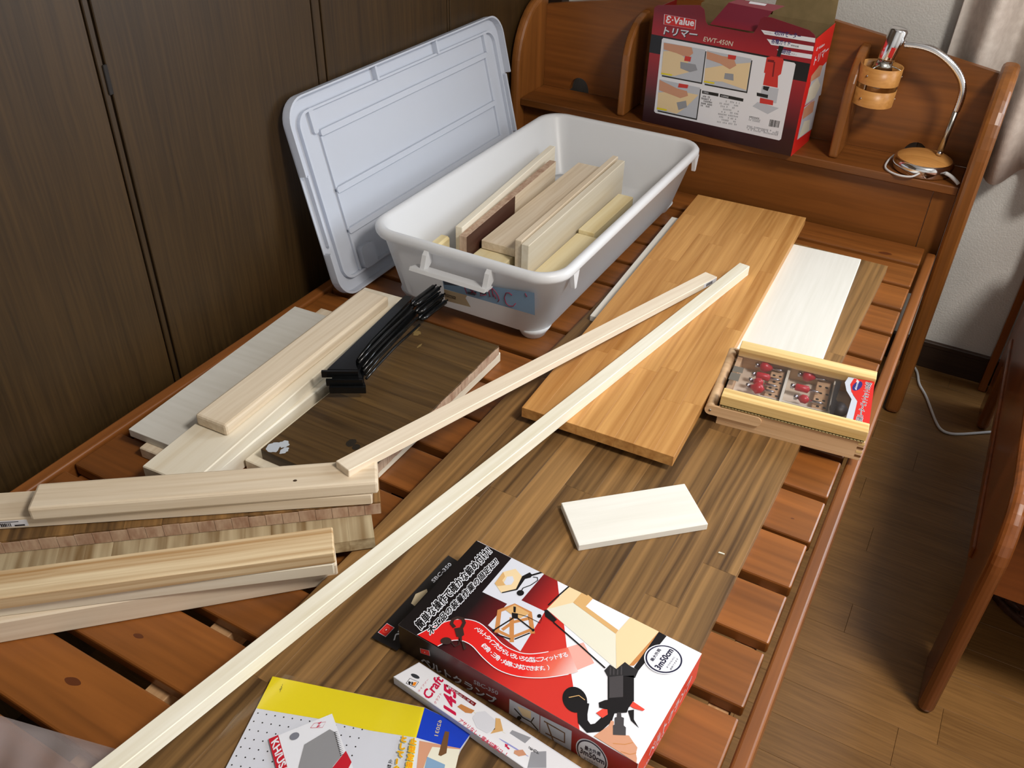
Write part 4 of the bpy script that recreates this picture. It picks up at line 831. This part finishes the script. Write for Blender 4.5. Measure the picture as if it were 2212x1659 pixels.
flat('clamp_picture', [[(0.0779,0.1389),(0.0822,0.1491),(0.0874,0.1472),(0.0875,0.1428),(0.0831,0.1371),(0.0846,0.1179),(0.0725,0.1037),(0.0713,0.1045),(0.0824,0.1182)], [(0.0852,0.1466),(0.0923,0.1568),(0.0959,0.1575),(0.0873,0.1453)]] + ribbon([(0.0895,0.1450),(0.0941,0.1473),(0.0969,0.1438),(0.0938,0.1328),(0.0886,0.1241),(0.0897,0.1162)], .0012) + [oval(*[(0.0900,0.1160),(0.0935,0.1184),(0.0923,0.1124)])], 6 * LY, M['ink'], kx, KT)
flat('stool_picture', ribbon([(0.0985,0.0529),(0.0841,0.0803),(0.0941,0.0970),(0.1145,0.0976),(0.1328,0.0745)], .0052) + ribbon([(0.0954,0.0556),(0.1161,0.0570),(0.1282,0.0777)], .004) + ribbon([(0.1010,0.0803),(0.1196,0.0516)], .005) + ribbon([(0.1016,0.0598),(0.1056,0.0752),(0.1179,0.0901)], .004), 4 * LY, M['wood_r'], kx, KT)
flat('stool_seat', [[(0.0888,0.0851),(0.0937,0.0976),(0.1149,0.0970),(0.1088,0.0822)]], 5 * LY, M['wood_q'], kx, KT)
flat('stool_clamp', [[(0.0973,0.0859),(0.1040,0.0888),(0.1080,0.0825),(0.1022,0.0794)], [(0.0941,0.0945),(0.0969,0.0956),(0.1010,0.0884),(0.0986,0.0876)]] + ribbon([(0.0940,0.0538),(0.1027,0.0797)], .0018) + ribbon([(0.1055,0.0833),(0.1308,0.0787)], .0018) + ribbon([(0.0999,0.0508),(0.1162,0.0540)], .0016) + ribbon([(0.1202,0.0566),(0.1298,0.0733)], .0016) + ribbon([(0.1039,0.0879),(0.1147,0.0911),(0.1322,0.0916),(0.1301,0.0983),(0.1257,0.1002)], .0008) + [oval(*[(0.1261,0.0996),(0.1281,0.1010),(0.1275,0.0973)]), oval(*[(0.0940,0.0534),(0.0953,0.0542),(0.0951,0.0519)]), oval(*[(0.1308,0.0787),(0.1321,0.0796),(0.1318,0.0770)])], 6 * LY, M['ink'], kx, KT)
up_ = spline([Vector((*p, 0)) for p in [(0.0269,0.0007),(0.0342,0.0182),(0.0441,0.0353),(0.0577,0.0477),(0.0751,0.0530),(0.0964,0.0484),(0.1123,0.0436),(0.1276,0.0433),(0.1412,0.0472),(0.1552,0.0581),(0.1751,0.0801)]], 4); lo_ = spline([Vector((*p, 0)) for p in [(0.0550,0.0011),(0.0607,0.0127),(0.0713,0.0214),(0.0858,0.0227),(0.1055,0.0164),(0.1265,0.0129),(0.1480,0.0173),(0.1703,0.0295),(0.1897,0.0468),(0.2003,0.0590)]], 4)
up2 = [tuple(p[:2]) for p in up_]; lo2 = [tuple(p[:2]) for p in lo_]
g_rib = grad('ribbon_print', 'X', .0, .20, [(0, (210, 28, 28)), (.76, (222, 40, 36)), (.88, (226, 110, 90)), (1, (232, 205, 200))])
nq = 40
def samp(pts, t):
    x = t * (len(pts) - 1); i = min(int(x), len(pts) - 2); a = Vector(pts[i]); return a + (Vector(pts[i + 1]) - a) * (x - i)
flat('ribbon', [[tuple(samp(up2, k / nq)), tuple(samp(up2, (k + 1) / nq)), tuple(samp(lo2, (k + 1) / nq)), tuple(samp(lo2, k / nq))] for k in range(nq)], 7 * LY, g_rib, kx, KT)
flat('ribbon_edge', ribbon(up2[:-3], .0010) + ribbon(lo2[:-3], .0010), 8 * LY, M['white_p'], kx, KT)
mid1 = [tuple(samp(up2, t) * .68 + samp(lo2, t) * .32) for t in [.36 + .62 * k / 24 for k in range(25)]]; mid2 = [tuple(samp(up2, t) * .32 + samp(lo2, t) * .68) for t in [.40 + .47 * k / 24 for k in range(25)]]
along('ribbon_lettering', 'ベルトタイプだからいろいろな型にフィットする', mid1, .0072, 9 * LY, M['white_p'], kx, KT, .02)
along('ribbon_lettering', '（四角・三角・丸等に対応できます。）', mid2, .0068, 9 * LY, M['white_p'], kx, KT, .02)
for s_, abt in (('簡単な操作で確かな締め付け!!', [(0.0264,0.0074),(0.0271,0.1500),(0.0140,0.0114)]), ('木工品の装着作業の固定に!!', [(0.0399,0.0079),(0.0434,0.1397),(0.0307,0.0131)])):
    text('headline_outline', s_, abt, 10 * LY, M['white_p'], kx, KT, .12); text('headline', s_, abt, 11.5 * LY, M['ink'], kx, KT, .035)
flat('small_clamp', ribbon([(0.0558,0.0320),(0.0496,0.0342),(0.0474,0.0399),(0.0503,0.0451),(0.0564,0.0468),(0.0608,0.0434),(0.0624,0.0365)], .004) + [[(0.0561,0.0306),(0.0629,0.0376),(0.0707,0.0295),(0.0696,0.0256),(0.0652,0.0227)], [(0.0670,0.0238),(0.0697,0.0264),(0.0738,0.0207),(0.0711,0.0189)], [(0.0730,0.0209),(0.0759,0.0222),(0.0834,0.0157),(0.0820,0.0128)], oval(*[(0.0586,0.0117),(0.0636,0.0151),(0.0615,0.0078)])] + ribbon([(0.0645,0.0137),(0.0709,0.0112),(0.0734,0.0158),(0.0689,0.0220)], .0014), 12 * LY, plain('print_softblack', srgb(52, 34, 30), .4), kx, KT)
# wooden frame picture with the clamp in a hand
flat('frame_rail', [[(0.1323,0.1565),(0.1498,0.1569),(0.1484,0.1385),(0.1279,0.1130)]], 2 * LY, M['wood_p'], kx, KT); flat('frame_rail', [[(0.1279,0.1130),(0.1484,0.1385),(0.2104,0.1268),(0.2324,0.0855)]], 2 * LY, M['cream'], kx, KT)
flat('frame_rail', [[(0.2104,0.1268),(0.2135,0.1570)] + [(0.2497,0.1570),(0.2421,0.0971),(0.2326,0.0858)]], 2 * LY, M['wood_p'], kx, KT)
flat('frame_inner', [[(0.1495,0.1570),(0.1648,0.1566),(0.1634,0.1419),(0.2107,0.1329),(0.2104,0.1268),(0.1484,0.1385)], [(0.1553,0.1468),(0.1571,0.1586),(0.1648,0.1566),(0.1634,0.1419)]], 3 * LY, M['wood_q'], kx, KT)
flat('frame_edge', [[(0.2497,0.1570),(0.2562,0.1564),(0.2466,0.1002),(0.2421,0.0971)]], 3 * LY, M['wood_r'], kx, KT)
flat('ribbon_fade', [[(0.1740,0.0799),(0.1861,0.0963),(0.2091,0.0789),(0.1945,0.0546)]], 1.5 * LY, plain('print_pinkfade', srgb(232, 170, 158), .3), kx, KT)
flat('belt', ribbon([(0.1323,0.1565),(0.1290,0.1374),(0.1264,0.1189)], .0018) + ribbon([(0.1442,0.1011),(0.1815,0.0913),(0.2221,0.0798)], .0018) + [[(0.1262,0.1105),(0.1291,0.1124),(0.1456,0.1067),(0.1443,0.1009),(0.1375,0.1019),(0.1321,0.1030)]] + [[(0.2478,0.0979),(0.2498,0.1567),(0.2595,0.1561),(0.2536,0.0972)]], 4 * LY, M['ink'], kx, KT)
dkg = plain('print_clampgrey', srgb(66, 62, 64), .4)
flat('clamp_head', [[(0.2229,0.0765),(0.2244,0.0865),(0.2328,0.0855),(0.2364,0.0987),(0.2433,0.0972),(0.2536,0.0972),(0.2547,0.0865),(0.2446,0.0827),(0.2297,0.0717)]], 5 * LY, plain('print_clampdark', srgb(36, 34, 36), .4), kx, KT)
flat('clamp_ribs', [[(0.2259,0.0831),(0.2271,0.0840),(0.2314,0.0754),(0.2302,0.0746)], [(0.2295,0.0841),(0.2311,0.0844),(0.2345,0.0775),(0.2332,0.0766)], [(0.2336,0.0852),(0.2345,0.0867),(0.2379,0.0798),(0.2366,0.0789)], [(0.2352,0.0910),(0.2359,0.0930),(0.2413,0.0821),(0.2400,0.0812)]], 6 * LY, dkg, kx, KT)
flat('clamp_body', [[(0.2297,0.0717),(0.2524,0.0887),(0.2667,0.0601),(0.2432,0.0464)], [(0.2367,0.0385),(0.2406,0.0446),(0.2622,0.0621),(0.2664,0.0584),(0.2656,0.0508),(0.2456,0.0352),(0.2400,0.0336)], [(0.2488,0.0381),(0.2653,0.0513),(0.2665,0.0443),(0.2541,0.0346)]], 5 * LY, M['ink'], kx, KT)
flat('clamp_window', [[(0.2311,0.0721),(0.2427,0.0822),(0.2548,0.0585),(0.2432,0.0493)]], 6 * LY, dkg, kx, KT)
for q_ in ([(0.2402,0.0260),(0.2434,0.0338),(0.2480,0.0361),(0.2511,0.0312),(0.2484,0.0245)], [(0.2659,0.0595),(0.2805,0.0580),(0.2796,0.0552),(0.2705,0.0526),(0.2657,0.0529)]): flat('clamp_lever', [q_], 6 * LY, M['redlt'], kx, KT)
flat('strap', ribbon([(0.2506,0.0379),(0.2530,0.0269),(0.2497,0.0124),(0.2426,0.0063),(0.2337,0.0098),(0.2287,0.0176),(0.2241,0.0300)], .0105) + [oval(*[(0.2141,0.0276),(0.2261,0.0328),(0.2217,0.0142)])] + [[(0.2663,0.0470),(0.2710,0.0516),(0.2762,0.0411),(0.2849,0.0353),(0.2742,0.0384)]], 4 * LY, M['ink'], kx, KT)
flat('strap_seam', ribbon([(0.2076,0.0261),(0.2152,0.0341),(0.2231,0.0329)], .0009), 6 * LY, M['wood_q'], kx, KT)
flat('clamp_handle', [[(0.2583,0.0388),(0.2614,0.0409),(0.2642,0.0365),(0.2669,0.0369),(0.2706,0.0291),(0.2735,0.0283),(0.2775,0.0202),(0.2664,0.0135),(0.2614,0.0229),(0.2626,0.0251),(0.2589,0.0322),(0.2605,0.0340)]], 7 * LY, dkg, kx, KT)
flat('hand', [[(0.2509,0.0017),(0.2580,0.0207),(0.2571,0.0269),(0.2602,0.0276),(0.2659,0.0144),(0.2802,0.0220),(0.2866,0.0183),(0.2933,0.0149),(0.2949,0.0083),(0.2982,0.0040),(0.2999,-0.0006),(0.2777,0.0006)]], 6 * LY, M['skin'], kx, KT)
flat('hand_crease', ribbon([(0.2708,0.0051),(0.2813,0.0109),(0.2871,0.0173)], .0008) + ribbon([(0.2815,0.0018),(0.2904,0.0040),(0.2951,0.0090)], .0008), 7 * LY, M['wood_r'], kx, KT)
def badge(cpx, mapf, t, lines):
    c_, e1, e2 = [Vector(p) for p in cpx]
    for k, (s, mm) in enumerate(((1.07, 'white_p'), (1.0, 'navy_ink'), (.91, 'white_p'))): flat('badge', [oval(c_, c_ + (e1 - c_) * s, c_ + (e2 - c_) * s, 36)], t + LY * k, M[mm], kx, mapf)
    for s_, abt, b in lines: text('badge_lettering', s_, abt, t + LY * 4, M['navy_ink'], kx, mapf, b)
pr('navy_ink', (34, 34, 60))
badge([(0.2702,0.1258),(0.2731,0.1449),(0.2893,0.1251)], KT, 8 * LY, [('最大外周', [(0.2621,0.1160),(0.2629,0.1348),(0.2581,0.1157)], .02), ('3m50cm', [(0.2730,0.1102),(0.2748,0.1412),(0.2659,0.1108)], .03), ('までのものに', [(0.2788,0.1169),(0.2798,0.1350),(0.2769,0.1172)], 0), ('使用できます', [(0.2832,0.1164),(0.2838,0.1346),(0.2812,0.1170)], 0)])
# front long face
g_fr = grad('clamp_front_print', 'X', .0, .30, [(0, (18, 15, 15)), (.16, (30, 18, 18)), (.32, (92, 20, 24)), (.6, (130, 24, 28)), (1, (176, 30, 32))])
flat('front_ground', [[(0.0005, .0003), (KL - .0005, .0003), (KL - .0005, KH - .0003), (.0005, KH - .0003)]], LY, g_fr, kx, KF)
emblem([(0.0303,0.0245),(0.0436,0.0304),(0.0445,0.0211),(0.0310,0.0164)], KF, 2 * LY)
text('title_shadow', 'ベルトクランプ', [(0.0328,-0.0018),(0.1361,0.0021),(0.0313,0.0111)], 2 * LY, M['ink'], kx, KF, .03); text('title', 'ベルトクランプ', [(0.0317,-0.0015),(0.1353,0.0028),(0.0302,0.0114)], 3 * LY, M['greylt'], kx, KF, .03)
text('model_lettering', 'SBC-350', [(0.1042,0.0177),(0.1360,0.0222),(0.1045,0.0247)], 2 * LY, M['grey'], kx, KF, .015)
flat('front_photo', [[(0.1509,0.0278),(0.1885,0.0303),(0.1897,0.0005),(0.1510,0.0013)]], 2 * LY, M['greylt'], kx, KF); flat('front_photo_clamp', ribbon([(0.1574,0.0160),(0.1682,0.0087),(0.1787,0.0093),(0.1885,0.0019)], .0022) + ribbon([(0.1787,0.0093),(0.1820,0.0204)], .0012) + [oval(*[(0.1640,0.0044),(0.1669,0.0068),(0.1642,0.0010)])], 3 * LY, M['ink'], kx, KF)
flat('front_photo_wood', [[(0.1610,0.0231),(0.1779,0.0278),(0.1785,0.0146),(0.1681,0.0113)]], 2.5 * LY, M['wood_p'], kx, KF)
flat('front_photo', [[(0.1895,0.0304),(0.2270,0.0349),(0.2285,0.0009),(0.1905,-0.0036)]], 2 * LY, M['greylt'], kx, KF); flat('front_photo_stool', ribbon([(0.1941,0.0243),(0.2192,0.0246),(0.2203,0.0082),(0.1970,0.0051)], .0022) + ribbon([(0.1980,0.0234),(0.2072,-0.0006)], .0018), 3 * LY, M['brown'], kx, KF)
badge([(0.2522,0.0132),(0.2695,0.0155),(0.2493,0.0360)], KF, 2 * LY, [('最大外周', [(0.2437,0.0173),(0.2615,0.0209),(0.2434,0.0244)], .02), ('3m50cm', [(0.2391,0.0076),(0.2671,0.0105),(0.2387,0.0165)], .03), ('までのものに', [(0.2444,0.0004),(0.2607,0.0035),(0.2444,0.0041)], 0), ('使用できます', [(0.2471,-0.0036),(0.2606,-0.0013),(0.2471,0.0001)], 0)])
# right end face
flat('end_ground', [[(.0005, .0003), (KW - .0005, .0003), (KW - .0005, KH - .0003), (.0005, KH - .0003)]], LY, plain('clamp_end_print', srgb(214, 66, 48), .35), kx, KR)
text('end_lettering', 'ベルトクランプ', [(.03, .012), (.135, .012), (.03, .030)], 2 * LY, M['offw'], kx, KR, .02)
text('end_lettering', 'SBC-350', [(.02, .004), (.07, .004), (.02, .009)], 2 * LY, M['offw'], kx, KR, 0)

# ------------------------------------------------------------------ craft saw pack
cs = thing('saw_package', 'slim white saw package with crimson lettering in front of the red carton', 'package', (.6551, -1.4776, .0184), math.atan2(-.0219, .1759))
CH = .0126
CT = lambda p, t: (p[0], p[1], CH + t)
prism('blister', [(.0, 0), (.26, 0), (.26, .036), (.010, .0315)], lambda p, t: (p[0], p[1], t), 0, CH, M['offw'], cs)
flat('card', [[(.001, .0008), (.255, .0008), (.255, .0345), (.011, .0305)]], LY, M['white_p'], cs, CT)
flat('hang_hole', [oval(*[(0.0188,0.0150),(0.0237,0.0166),(0.0164,0.0168)])], 2 * LY, plain('hole_dark', srgb(44, 48, 54), .6), cs, CT)
flat('maker_mark', [[(0.0156,0.0095),(0.0269,0.0119),(0.0282,0.0039),(0.0166,0.0017)]], 2 * LY, M['ink'], cs, CT); flat('maker_mark', [[(0.0163,0.0090),(0.0264,0.0113),(0.0276,0.0044),(0.0172,0.0024)]], 3 * LY, M['white_p'], cs, CT)
flat('maker_mark', [[(0.0172,0.0058),(0.0205,0.0065),(0.0214,0.0029),(0.0188,0.0034)], [(0.0205,0.0071),(0.0221,0.0077),(0.0240,0.0049),(0.0227,0.0039)]], 4 * LY, M['ink'], cs, CT); flat('maker_mark', [[(0.0225,0.0080),(0.0254,0.0102),(0.0270,0.0054),(0.0243,0.0040)]], 4 * LY, M['orange'], cs, CT)
text('lettering', 'ライフソー', [(0.0359,0.0020),(0.0338,0.0208),(0.0337,0.0021)], 2 * LY, M['crimson'], cs, CT, .01)
text('craft_lettering', 'Craft', [(0.0508,0.0016),(0.0473,0.0299),(0.0397,0.0026)], 2 * LY, M['crimson'], cs, CT, .03)
text('lettering', 'クラフト', [(0.0599,0.0016),(0.0570,0.0157),(0.0568,0.0015)], 2 * LY, M['crimson'], cs, CT, .01)
text('number_lettering', '145', [(0.0851,0.0047),(0.0664,0.0276),(0.0694,0.0041)], 2 * LY, M['crimson'], cs, CT, .04)
flat('red_strip', [[(0.0527,0.0280),(0.0940,0.0292),(0.0943,0.0248),(0.0530,0.0257)]], 2 * LY, M['reddk'], cs, CT); text('strip_lettering', '替刃式のこぎり', [(0.0565,0.0254),(0.0922,0.0255),(0.0557,0.0278)], 3 * LY, M['offw'], cs, CT, .01)
along('slogan', 'アサリなし・埋木切断に!!', [(0.0910,0.0013),(0.1078,0.0007),(0.1289,-0.0007),(0.1468,-0.0009),(0.1594,0.0003)], .0052, 2 * LY, M['crimson'], cs, CT, .02)
flat('photo_oval', [oval(*[(0.1176,0.0192),(0.1372,0.0197),(0.1050,0.0197)])], 2 * LY, M['cream'], cs, CT); flat('photo_blade', [[(0.1014,0.0126),(0.1008,0.0211),(0.1073,0.0272),(0.1229,0.0254),(0.1286,0.0165),(0.1252,0.0079),(0.1124,0.0064)]], 3 * LY, M['offw'], cs, CT); flat('photo_timber', [[(0.1212,0.0276),(0.1256,0.0298),(0.1366,0.0204),(0.1280,0.0095),(0.1276,0.0179)]], 3 * LY, M['wood_q'], cs, CT)
flat('photo_oval', [oval(*[(0.0907,0.0157),(0.0999,0.0171),(0.0814,0.0156)])], 2 * LY, M['white_p'], cs, CT); flat('photo_timber', [[(0.0801,0.0134),(0.0813,0.0184),(0.0916,0.0198),(0.0978,0.0211),(0.0974,0.0163),(0.0917,0.0131)]], 3 * LY, M['wood_r'], cs, CT)
flat('tip_circle', [oval(*[(0.1567,0.0118),(0.1709,0.0121),(0.1450,0.0105)])], 2 * LY, M['lilac'], cs, CT); flat('tip_hand', [[(0.1593,0.0096),(0.1656,0.0154),(0.1721,0.0130),(0.1669,0.0070),(0.1606,0.0064)]], 3 * LY, M['skin'], cs, CT); flat('tip_arrow', [[(0.1470,0.0098),(0.1508,0.0106),(0.1501,0.0090),(0.1546,0.0081),(0.1538,0.0065),(0.1496,0.0076),(0.1495,0.0064)]], 3 * LY, M['crimson'], cs, CT)
flat('blister_window', [[(0.1437,0.0268),(0.1645,0.0317),(0.1633,0.0227),(0.1436,0.0223)], [(0.1739,0.0185),(0.1859,0.0287),(0.1963,0.0137),(0.1809,0.0020)]], 2 * LY, M['grey'], cs, CT)
fine_print('fine_print', [(0.1693,0.0203),(0.1804,0.0214),(0.1684,0.0229)], 8, 7, 2 * LY, M['ink'], cs, CT); fine_print('fine_print', [(0.1715,0.0199),(0.1820,0.0205),(0.1711,0.0217)], 8, 8, 2 * LY, M['ink'], cs, CT)

# ------------------------------------------------------------------ yellow and white blade package in a clear sleeve
yp = thing('guide_package', 'yellow and white tool package with a metal blade in a clear sleeve', 'package', (.5352, -1.5399, .0182), 0)
YT = lambda p, t: (p[0], p[1], .0048 + t)
ycard = [(-0.0002,-0.0004),(0.0322,-0.1070)] + [(.05, -.30), (.28, -.27)] + [(0.2277,0.0298)] + [(0.2275,0.0543),(0.1678,0.0517)]
prism('card', ycard, YT, -.003, 0, M['offw'], yp)
flat('yellow_band', [[(-0.0002,-0.0004),(0.0120,-0.0398),(0.0777,-0.0162),(0.1338,0.0001)] + [(0.1803,0.0176),(0.1681,0.0515)]], LY, M['yellow'], yp, YT)
flat('blue_band', [[(0.1681,0.0515),(0.1803,0.0176),(0.2077,0.0239),(0.2269,0.0303),(0.2275,0.0543)]], LY, M['blue'], yp, YT)
flat('photo_skin', [[(0.1852,0.0163),(0.2077,0.0239),(0.2269,0.0303),(0.2365,0.0033),(0.2028,-0.0161)]], LY, M['skin'], yp, YT); flat('photo_pale', [[(0.2024,0.0052),(0.2007,0.0171),(0.2272,0.0291),(0.2365,0.0033),(0.2078,-0.0132)]], 2 * LY, M['cream'], yp, YT)
flat('photo_finger', [[(0.2025,0.0389),(0.2069,0.0404),(0.2174,0.0184),(0.2141,0.0128),(0.2112,0.0125)]], 3 * LY, M['brown'], yp, YT); flat('photo_metal', [[(0.2024,0.0052),(0.2230,0.0071),(0.2271,-0.0021),(0.2090,-0.0125)]], 3 * LY, M['skyb'], yp, YT)
d0, dR, dD = [Vector(p) for p in [(0.0173,-0.0434),(0.0534,-0.0300),(0.0292,-0.0821)]]; polys = []
for i in range(15):
    for j in range(-1, 12):
        p = d0 + (dR - d0) * i / 4 + (dD - d0) * j / 4
        if j >= 0 and i < 13: polys.append(circle(p.x, p.y, .0009, .0009, 6))
flat('dot_grid', polys, .5 * LY, M['ink'], yp, YT)
flat('insert_card', [[(0.0491,-0.0619),(0.0872,-0.0052),(0.1271,-0.0326),(0.1395,-0.0398),(0.1594,-0.0535),(0.1016,-0.0994)]], 18 * LY, M['white_p'], yp, YT)
flat('insert_red', [[(0.0490,-0.0618),(0.0545,-0.0532),(0.0862,-0.0758),(0.1048,-0.0886),(0.0972,-0.0966),(0.0762,-0.0816)], [(0.1268,-0.0322),(0.1396,-0.0393),(0.1422,-0.0533),(0.1265,-0.0624)]], 20 * LY, plain('print_insertred', srgb(196, 28, 46), .35), yp, YT)
flat('metal_blade', [[(0.0853,-0.0481),(0.0969,-0.0212),(0.1045,-0.0211),(0.1265,-0.0392),(0.1261,-0.0523),(0.1340,-0.0718),(0.1074,-0.0871),(0.0960,-0.0696)]], 21 * LY, plain('blade_metal', srgb(158, 158, 162), .35, .2), yp, YT)
bt0, bt1 = [Vector(p) for p in [(0.1029,-0.0218),(0.1263,-0.0403)]]; bn = Vector((bt1.y - bt0.y, -(bt1.x - bt0.x))).normalized()
flat('blade_teeth', [[tuple(bt0.lerp(bt1, k / 14)), tuple(bt0.lerp(bt1, (k + .5) / 14)), tuple(bt0.lerp(bt1, (k + .25) / 14) - bn * .0045)] for k in range(14)], 22 * LY, M['ink'], yp, YT)
flat('insert_hole', [oval(*[(0.0703,-0.0459),(0.0730,-0.0416),(0.0738,-0.0482)])], 22 * LY, plain('hole_grey', srgb(120, 122, 134), .6), yp, YT)
text('insert_lettering', 'KH/USA', [(0.0544,-0.0638),(0.0887,-0.0869),(0.0561,-0.0559)], 22 * LY, M['white_p'], yp, YT, .03)
text('small_mark', 'Z', [(0.0835,-0.0265),(0.0855,-0.0233),(0.0818,-0.0218)], 20 * LY, M['crimson'], yp, YT, .04); flat('small_mark_frame', ribbon([(0.0784,-0.0301),(0.0783,-0.0238),(0.0879,-0.0163),(0.0890,-0.0233),(0.0784,-0.0301)], .0004), 20 * LY, M['crimson'], yp, YT)
text('lettering', '30°', [(0.0205,-0.0123),(0.0188,-0.0048),(0.0176,-0.0096)], 2 * LY, M['ink'], yp, YT, .01)
ylr = (Vector([(0.1467,0.0719),(0.1518,0.0727)][1]) - Vector([(0.1467,0.0719),(0.1518,0.0727)][0])); 
v1 = [(0.1789,0.0077),(0.1827,-0.0003),(0.1859,0.0094),(0.1753,0.0150)]; s0 = Vector(v1[0]); st_ = Vector(v1[1]) - s0; rt_ = Vector(v1[2]) - s0; up1 = Vector(v1[3]) - s0
column('orange_outline', '止型定規', s0, st_, rt_ * 1.0, up1 * .95, 23 * LY, M['yellow'], yp, YT, .10); column('orange_lettering', '止型定規', s0, st_, rt_ * 1.0, up1 * .95, 24 * LY, M['orange'], yp, YT, .02)
v2 = [(0.1686,0.0050),(0.1719,-0.0028),(0.1759,0.0069),(0.1651,0.0120)]; s0 = Vector(v2[0]); st_ = Vector(v2[1]) - s0; rt_ = Vector(v2[2]) - s0; up1 = Vector(v2[3]) - s0
column('orange_outline', 'として1台', s0, st_, rt_, up1 * .95, 23 * LY, M['yellow'], yp, YT, .10); column('orange_lettering', 'として1台', s0, st_, rt_, up1 * .95, 24 * LY, M['orange'], yp, YT, .02)
v3 = [(0.1712,-0.0201),(0.1734,-0.0256),(0.1755,-0.0185),(0.1691,-0.0159)]; s0 = Vector(v3[0]); column('small_lettering', '止型定規', s0, Vector(v3[1]) - s0, Vector(v3[2]) - s0, Vector(v3[3]) - s0, 2 * LY, M['ink'], yp, YT, .02)
text('code_lettering', '62031', [(0.1928,0.0478),(0.1992,0.0303),(0.1890,0.0466)], 2 * LY, M['beige'], yp, YT, .02)
flm = bpy.data.materials.new('clear_film'); flm.use_nodes = True; nt = flm.node_tree; nt.nodes.clear()
o_ = nt.nodes.new('ShaderNodeOutputMaterial'); mxs = nt.nodes.new('ShaderNodeMixShader'); tr_ = nt.nodes.new('ShaderNodeBsdfTransparent'); gl_ = nt.nodes.new('ShaderNodeBsdfGlossy'); gl_.inputs['Roughness'].default_value = .15
tr_.inputs[0].default_value = (.97, .97, .97, 1); fr_ = nt.nodes.new('ShaderNodeFresnel'); fr_.inputs[0].default_value = 1.3
mxs.inputs[0].default_value = .06; nt.links.new(tr_.outputs[0], mxs.inputs[1]); nt.links.new(gl_.outputs[0], mxs.inputs[2]); nt.links.new(mxs.outputs[0], o_.inputs[0])
fo = [(-0.0062,0.0007),(0.0271,-0.1099)] + [(.03, -.32), (.30, -.29)] + [(0.2308,0.0562),(0.1642,0.0556)]
bm = bmesh.new(); vs = [Vector((*p, 0)) for p in fo]; NU, NV = 14, 10
def bil(u, v): return (vs[0].lerp(vs[5], u)).lerp(vs[2].lerp(vs[3], u), v)
g = [[bm.verts.new((bil(i / NU, j / NV).x, bil(i / NU, j / NV).y, .0082 + .0009 * math.sin(i * 1.3 + j * .9))) for j in range(NV + 1)] for i in range(NU + 1)]
for i in range(NU):
    for j in range(NV): bm.faces.new((g[i][j], g[i + 1][j], g[i + 1][j + 1], g[i][j + 1]))
bmobj('clear_sleeve', bm, flm, yp, True)

# ------------------------------------------------------------------ clear plastic bag at the lower left corner
bgm = bpy.data.materials.new('hazy_bag'); bgm.use_nodes = True; nt = bgm.node_tree; b_ = nt.nodes['Principled BSDF']; b_.inputs['Base Color'].default_value = (*srgb(190, 176, 174), 1); b_.inputs['Roughness'].default_value = .25
mxs = nt.nodes.new('ShaderNodeMixShader'); mxs.inputs[0].default_value = .68; tr_ = nt.nodes.new('ShaderNodeBsdfTransparent'); nt.links.new(b_.outputs[0], mxs.inputs[1]); nt.links.new(tr_.outputs[0], mxs.inputs[2]); nt.links.new(mxs.outputs[0], nt.nodes['Material Output'].inputs['Surface'])
e0, e1 = [Vector((*p, 0)) for p in [(0.2678,-1.7255),(0.4631,-1.6763)]]; dn = (e1 - e0).normalized(); nn = Vector((dn.y, -dn.x, 0))
bm = bmesh.new(); NU, NV = 24, 12; LBg = (e1 - e0).length
g = []
for i in range(NU + 1):
    r_ = []
    for j in range(NV + 1):
        u, v = i / NU, j / NV; p = e0 + dn * LBg * u + nn * .16 * v
        z = .003 + .010 * min(1, v * 4) + .0045 * math.sin(u * 9 + v * 5) * min(1, v * 5) + .003 * math.sin(u * 23 - v * 11) * min(1, v * 5)
        r_.append(bm.verts.new((p.x, p.y, max(.0015, z))))
    g.append(r_)
for i in range(NU):
    for j in range(NV): bm.faces.new((g[i][j], g[i + 1][j], g[i + 1][j + 1], g[i][j + 1]))
bag = bmobj('plastic_bag', bm, bgm, None, True); tag(bag, 'crumpled clear plastic bag at the lower left corner of the bed', 'bag')
sm = bag.modifiers.new('thick', 'SOLIDIFY'); sm.thickness = .0004
# ------------------------------------------------------------------ crumbs on the board
wp = [(0.9098,-1.1017)][0]
ch = prism('wood_chip', [(-.004, -.0012), (.004, -.0004), (.0042, .0012), (-.003, .001)], lambda p, t: (wp[0] + p[0], wp[1] + p[1], .0182 + t), 0, .0012, M['cream']); tag(ch, 'tiny white wood chip on the brown laminated board', 'wood chip')

# ------------------------------------------------------------------ lift everything so that the floor is z = 0
for o in list(bpy.data.objects):
    if o.parent is None:
        if o is cam: cam.matrix_world = Matrix.Translation((0, 0, ZB)) @ cam.matrix_world
        else: o.location.z += ZB
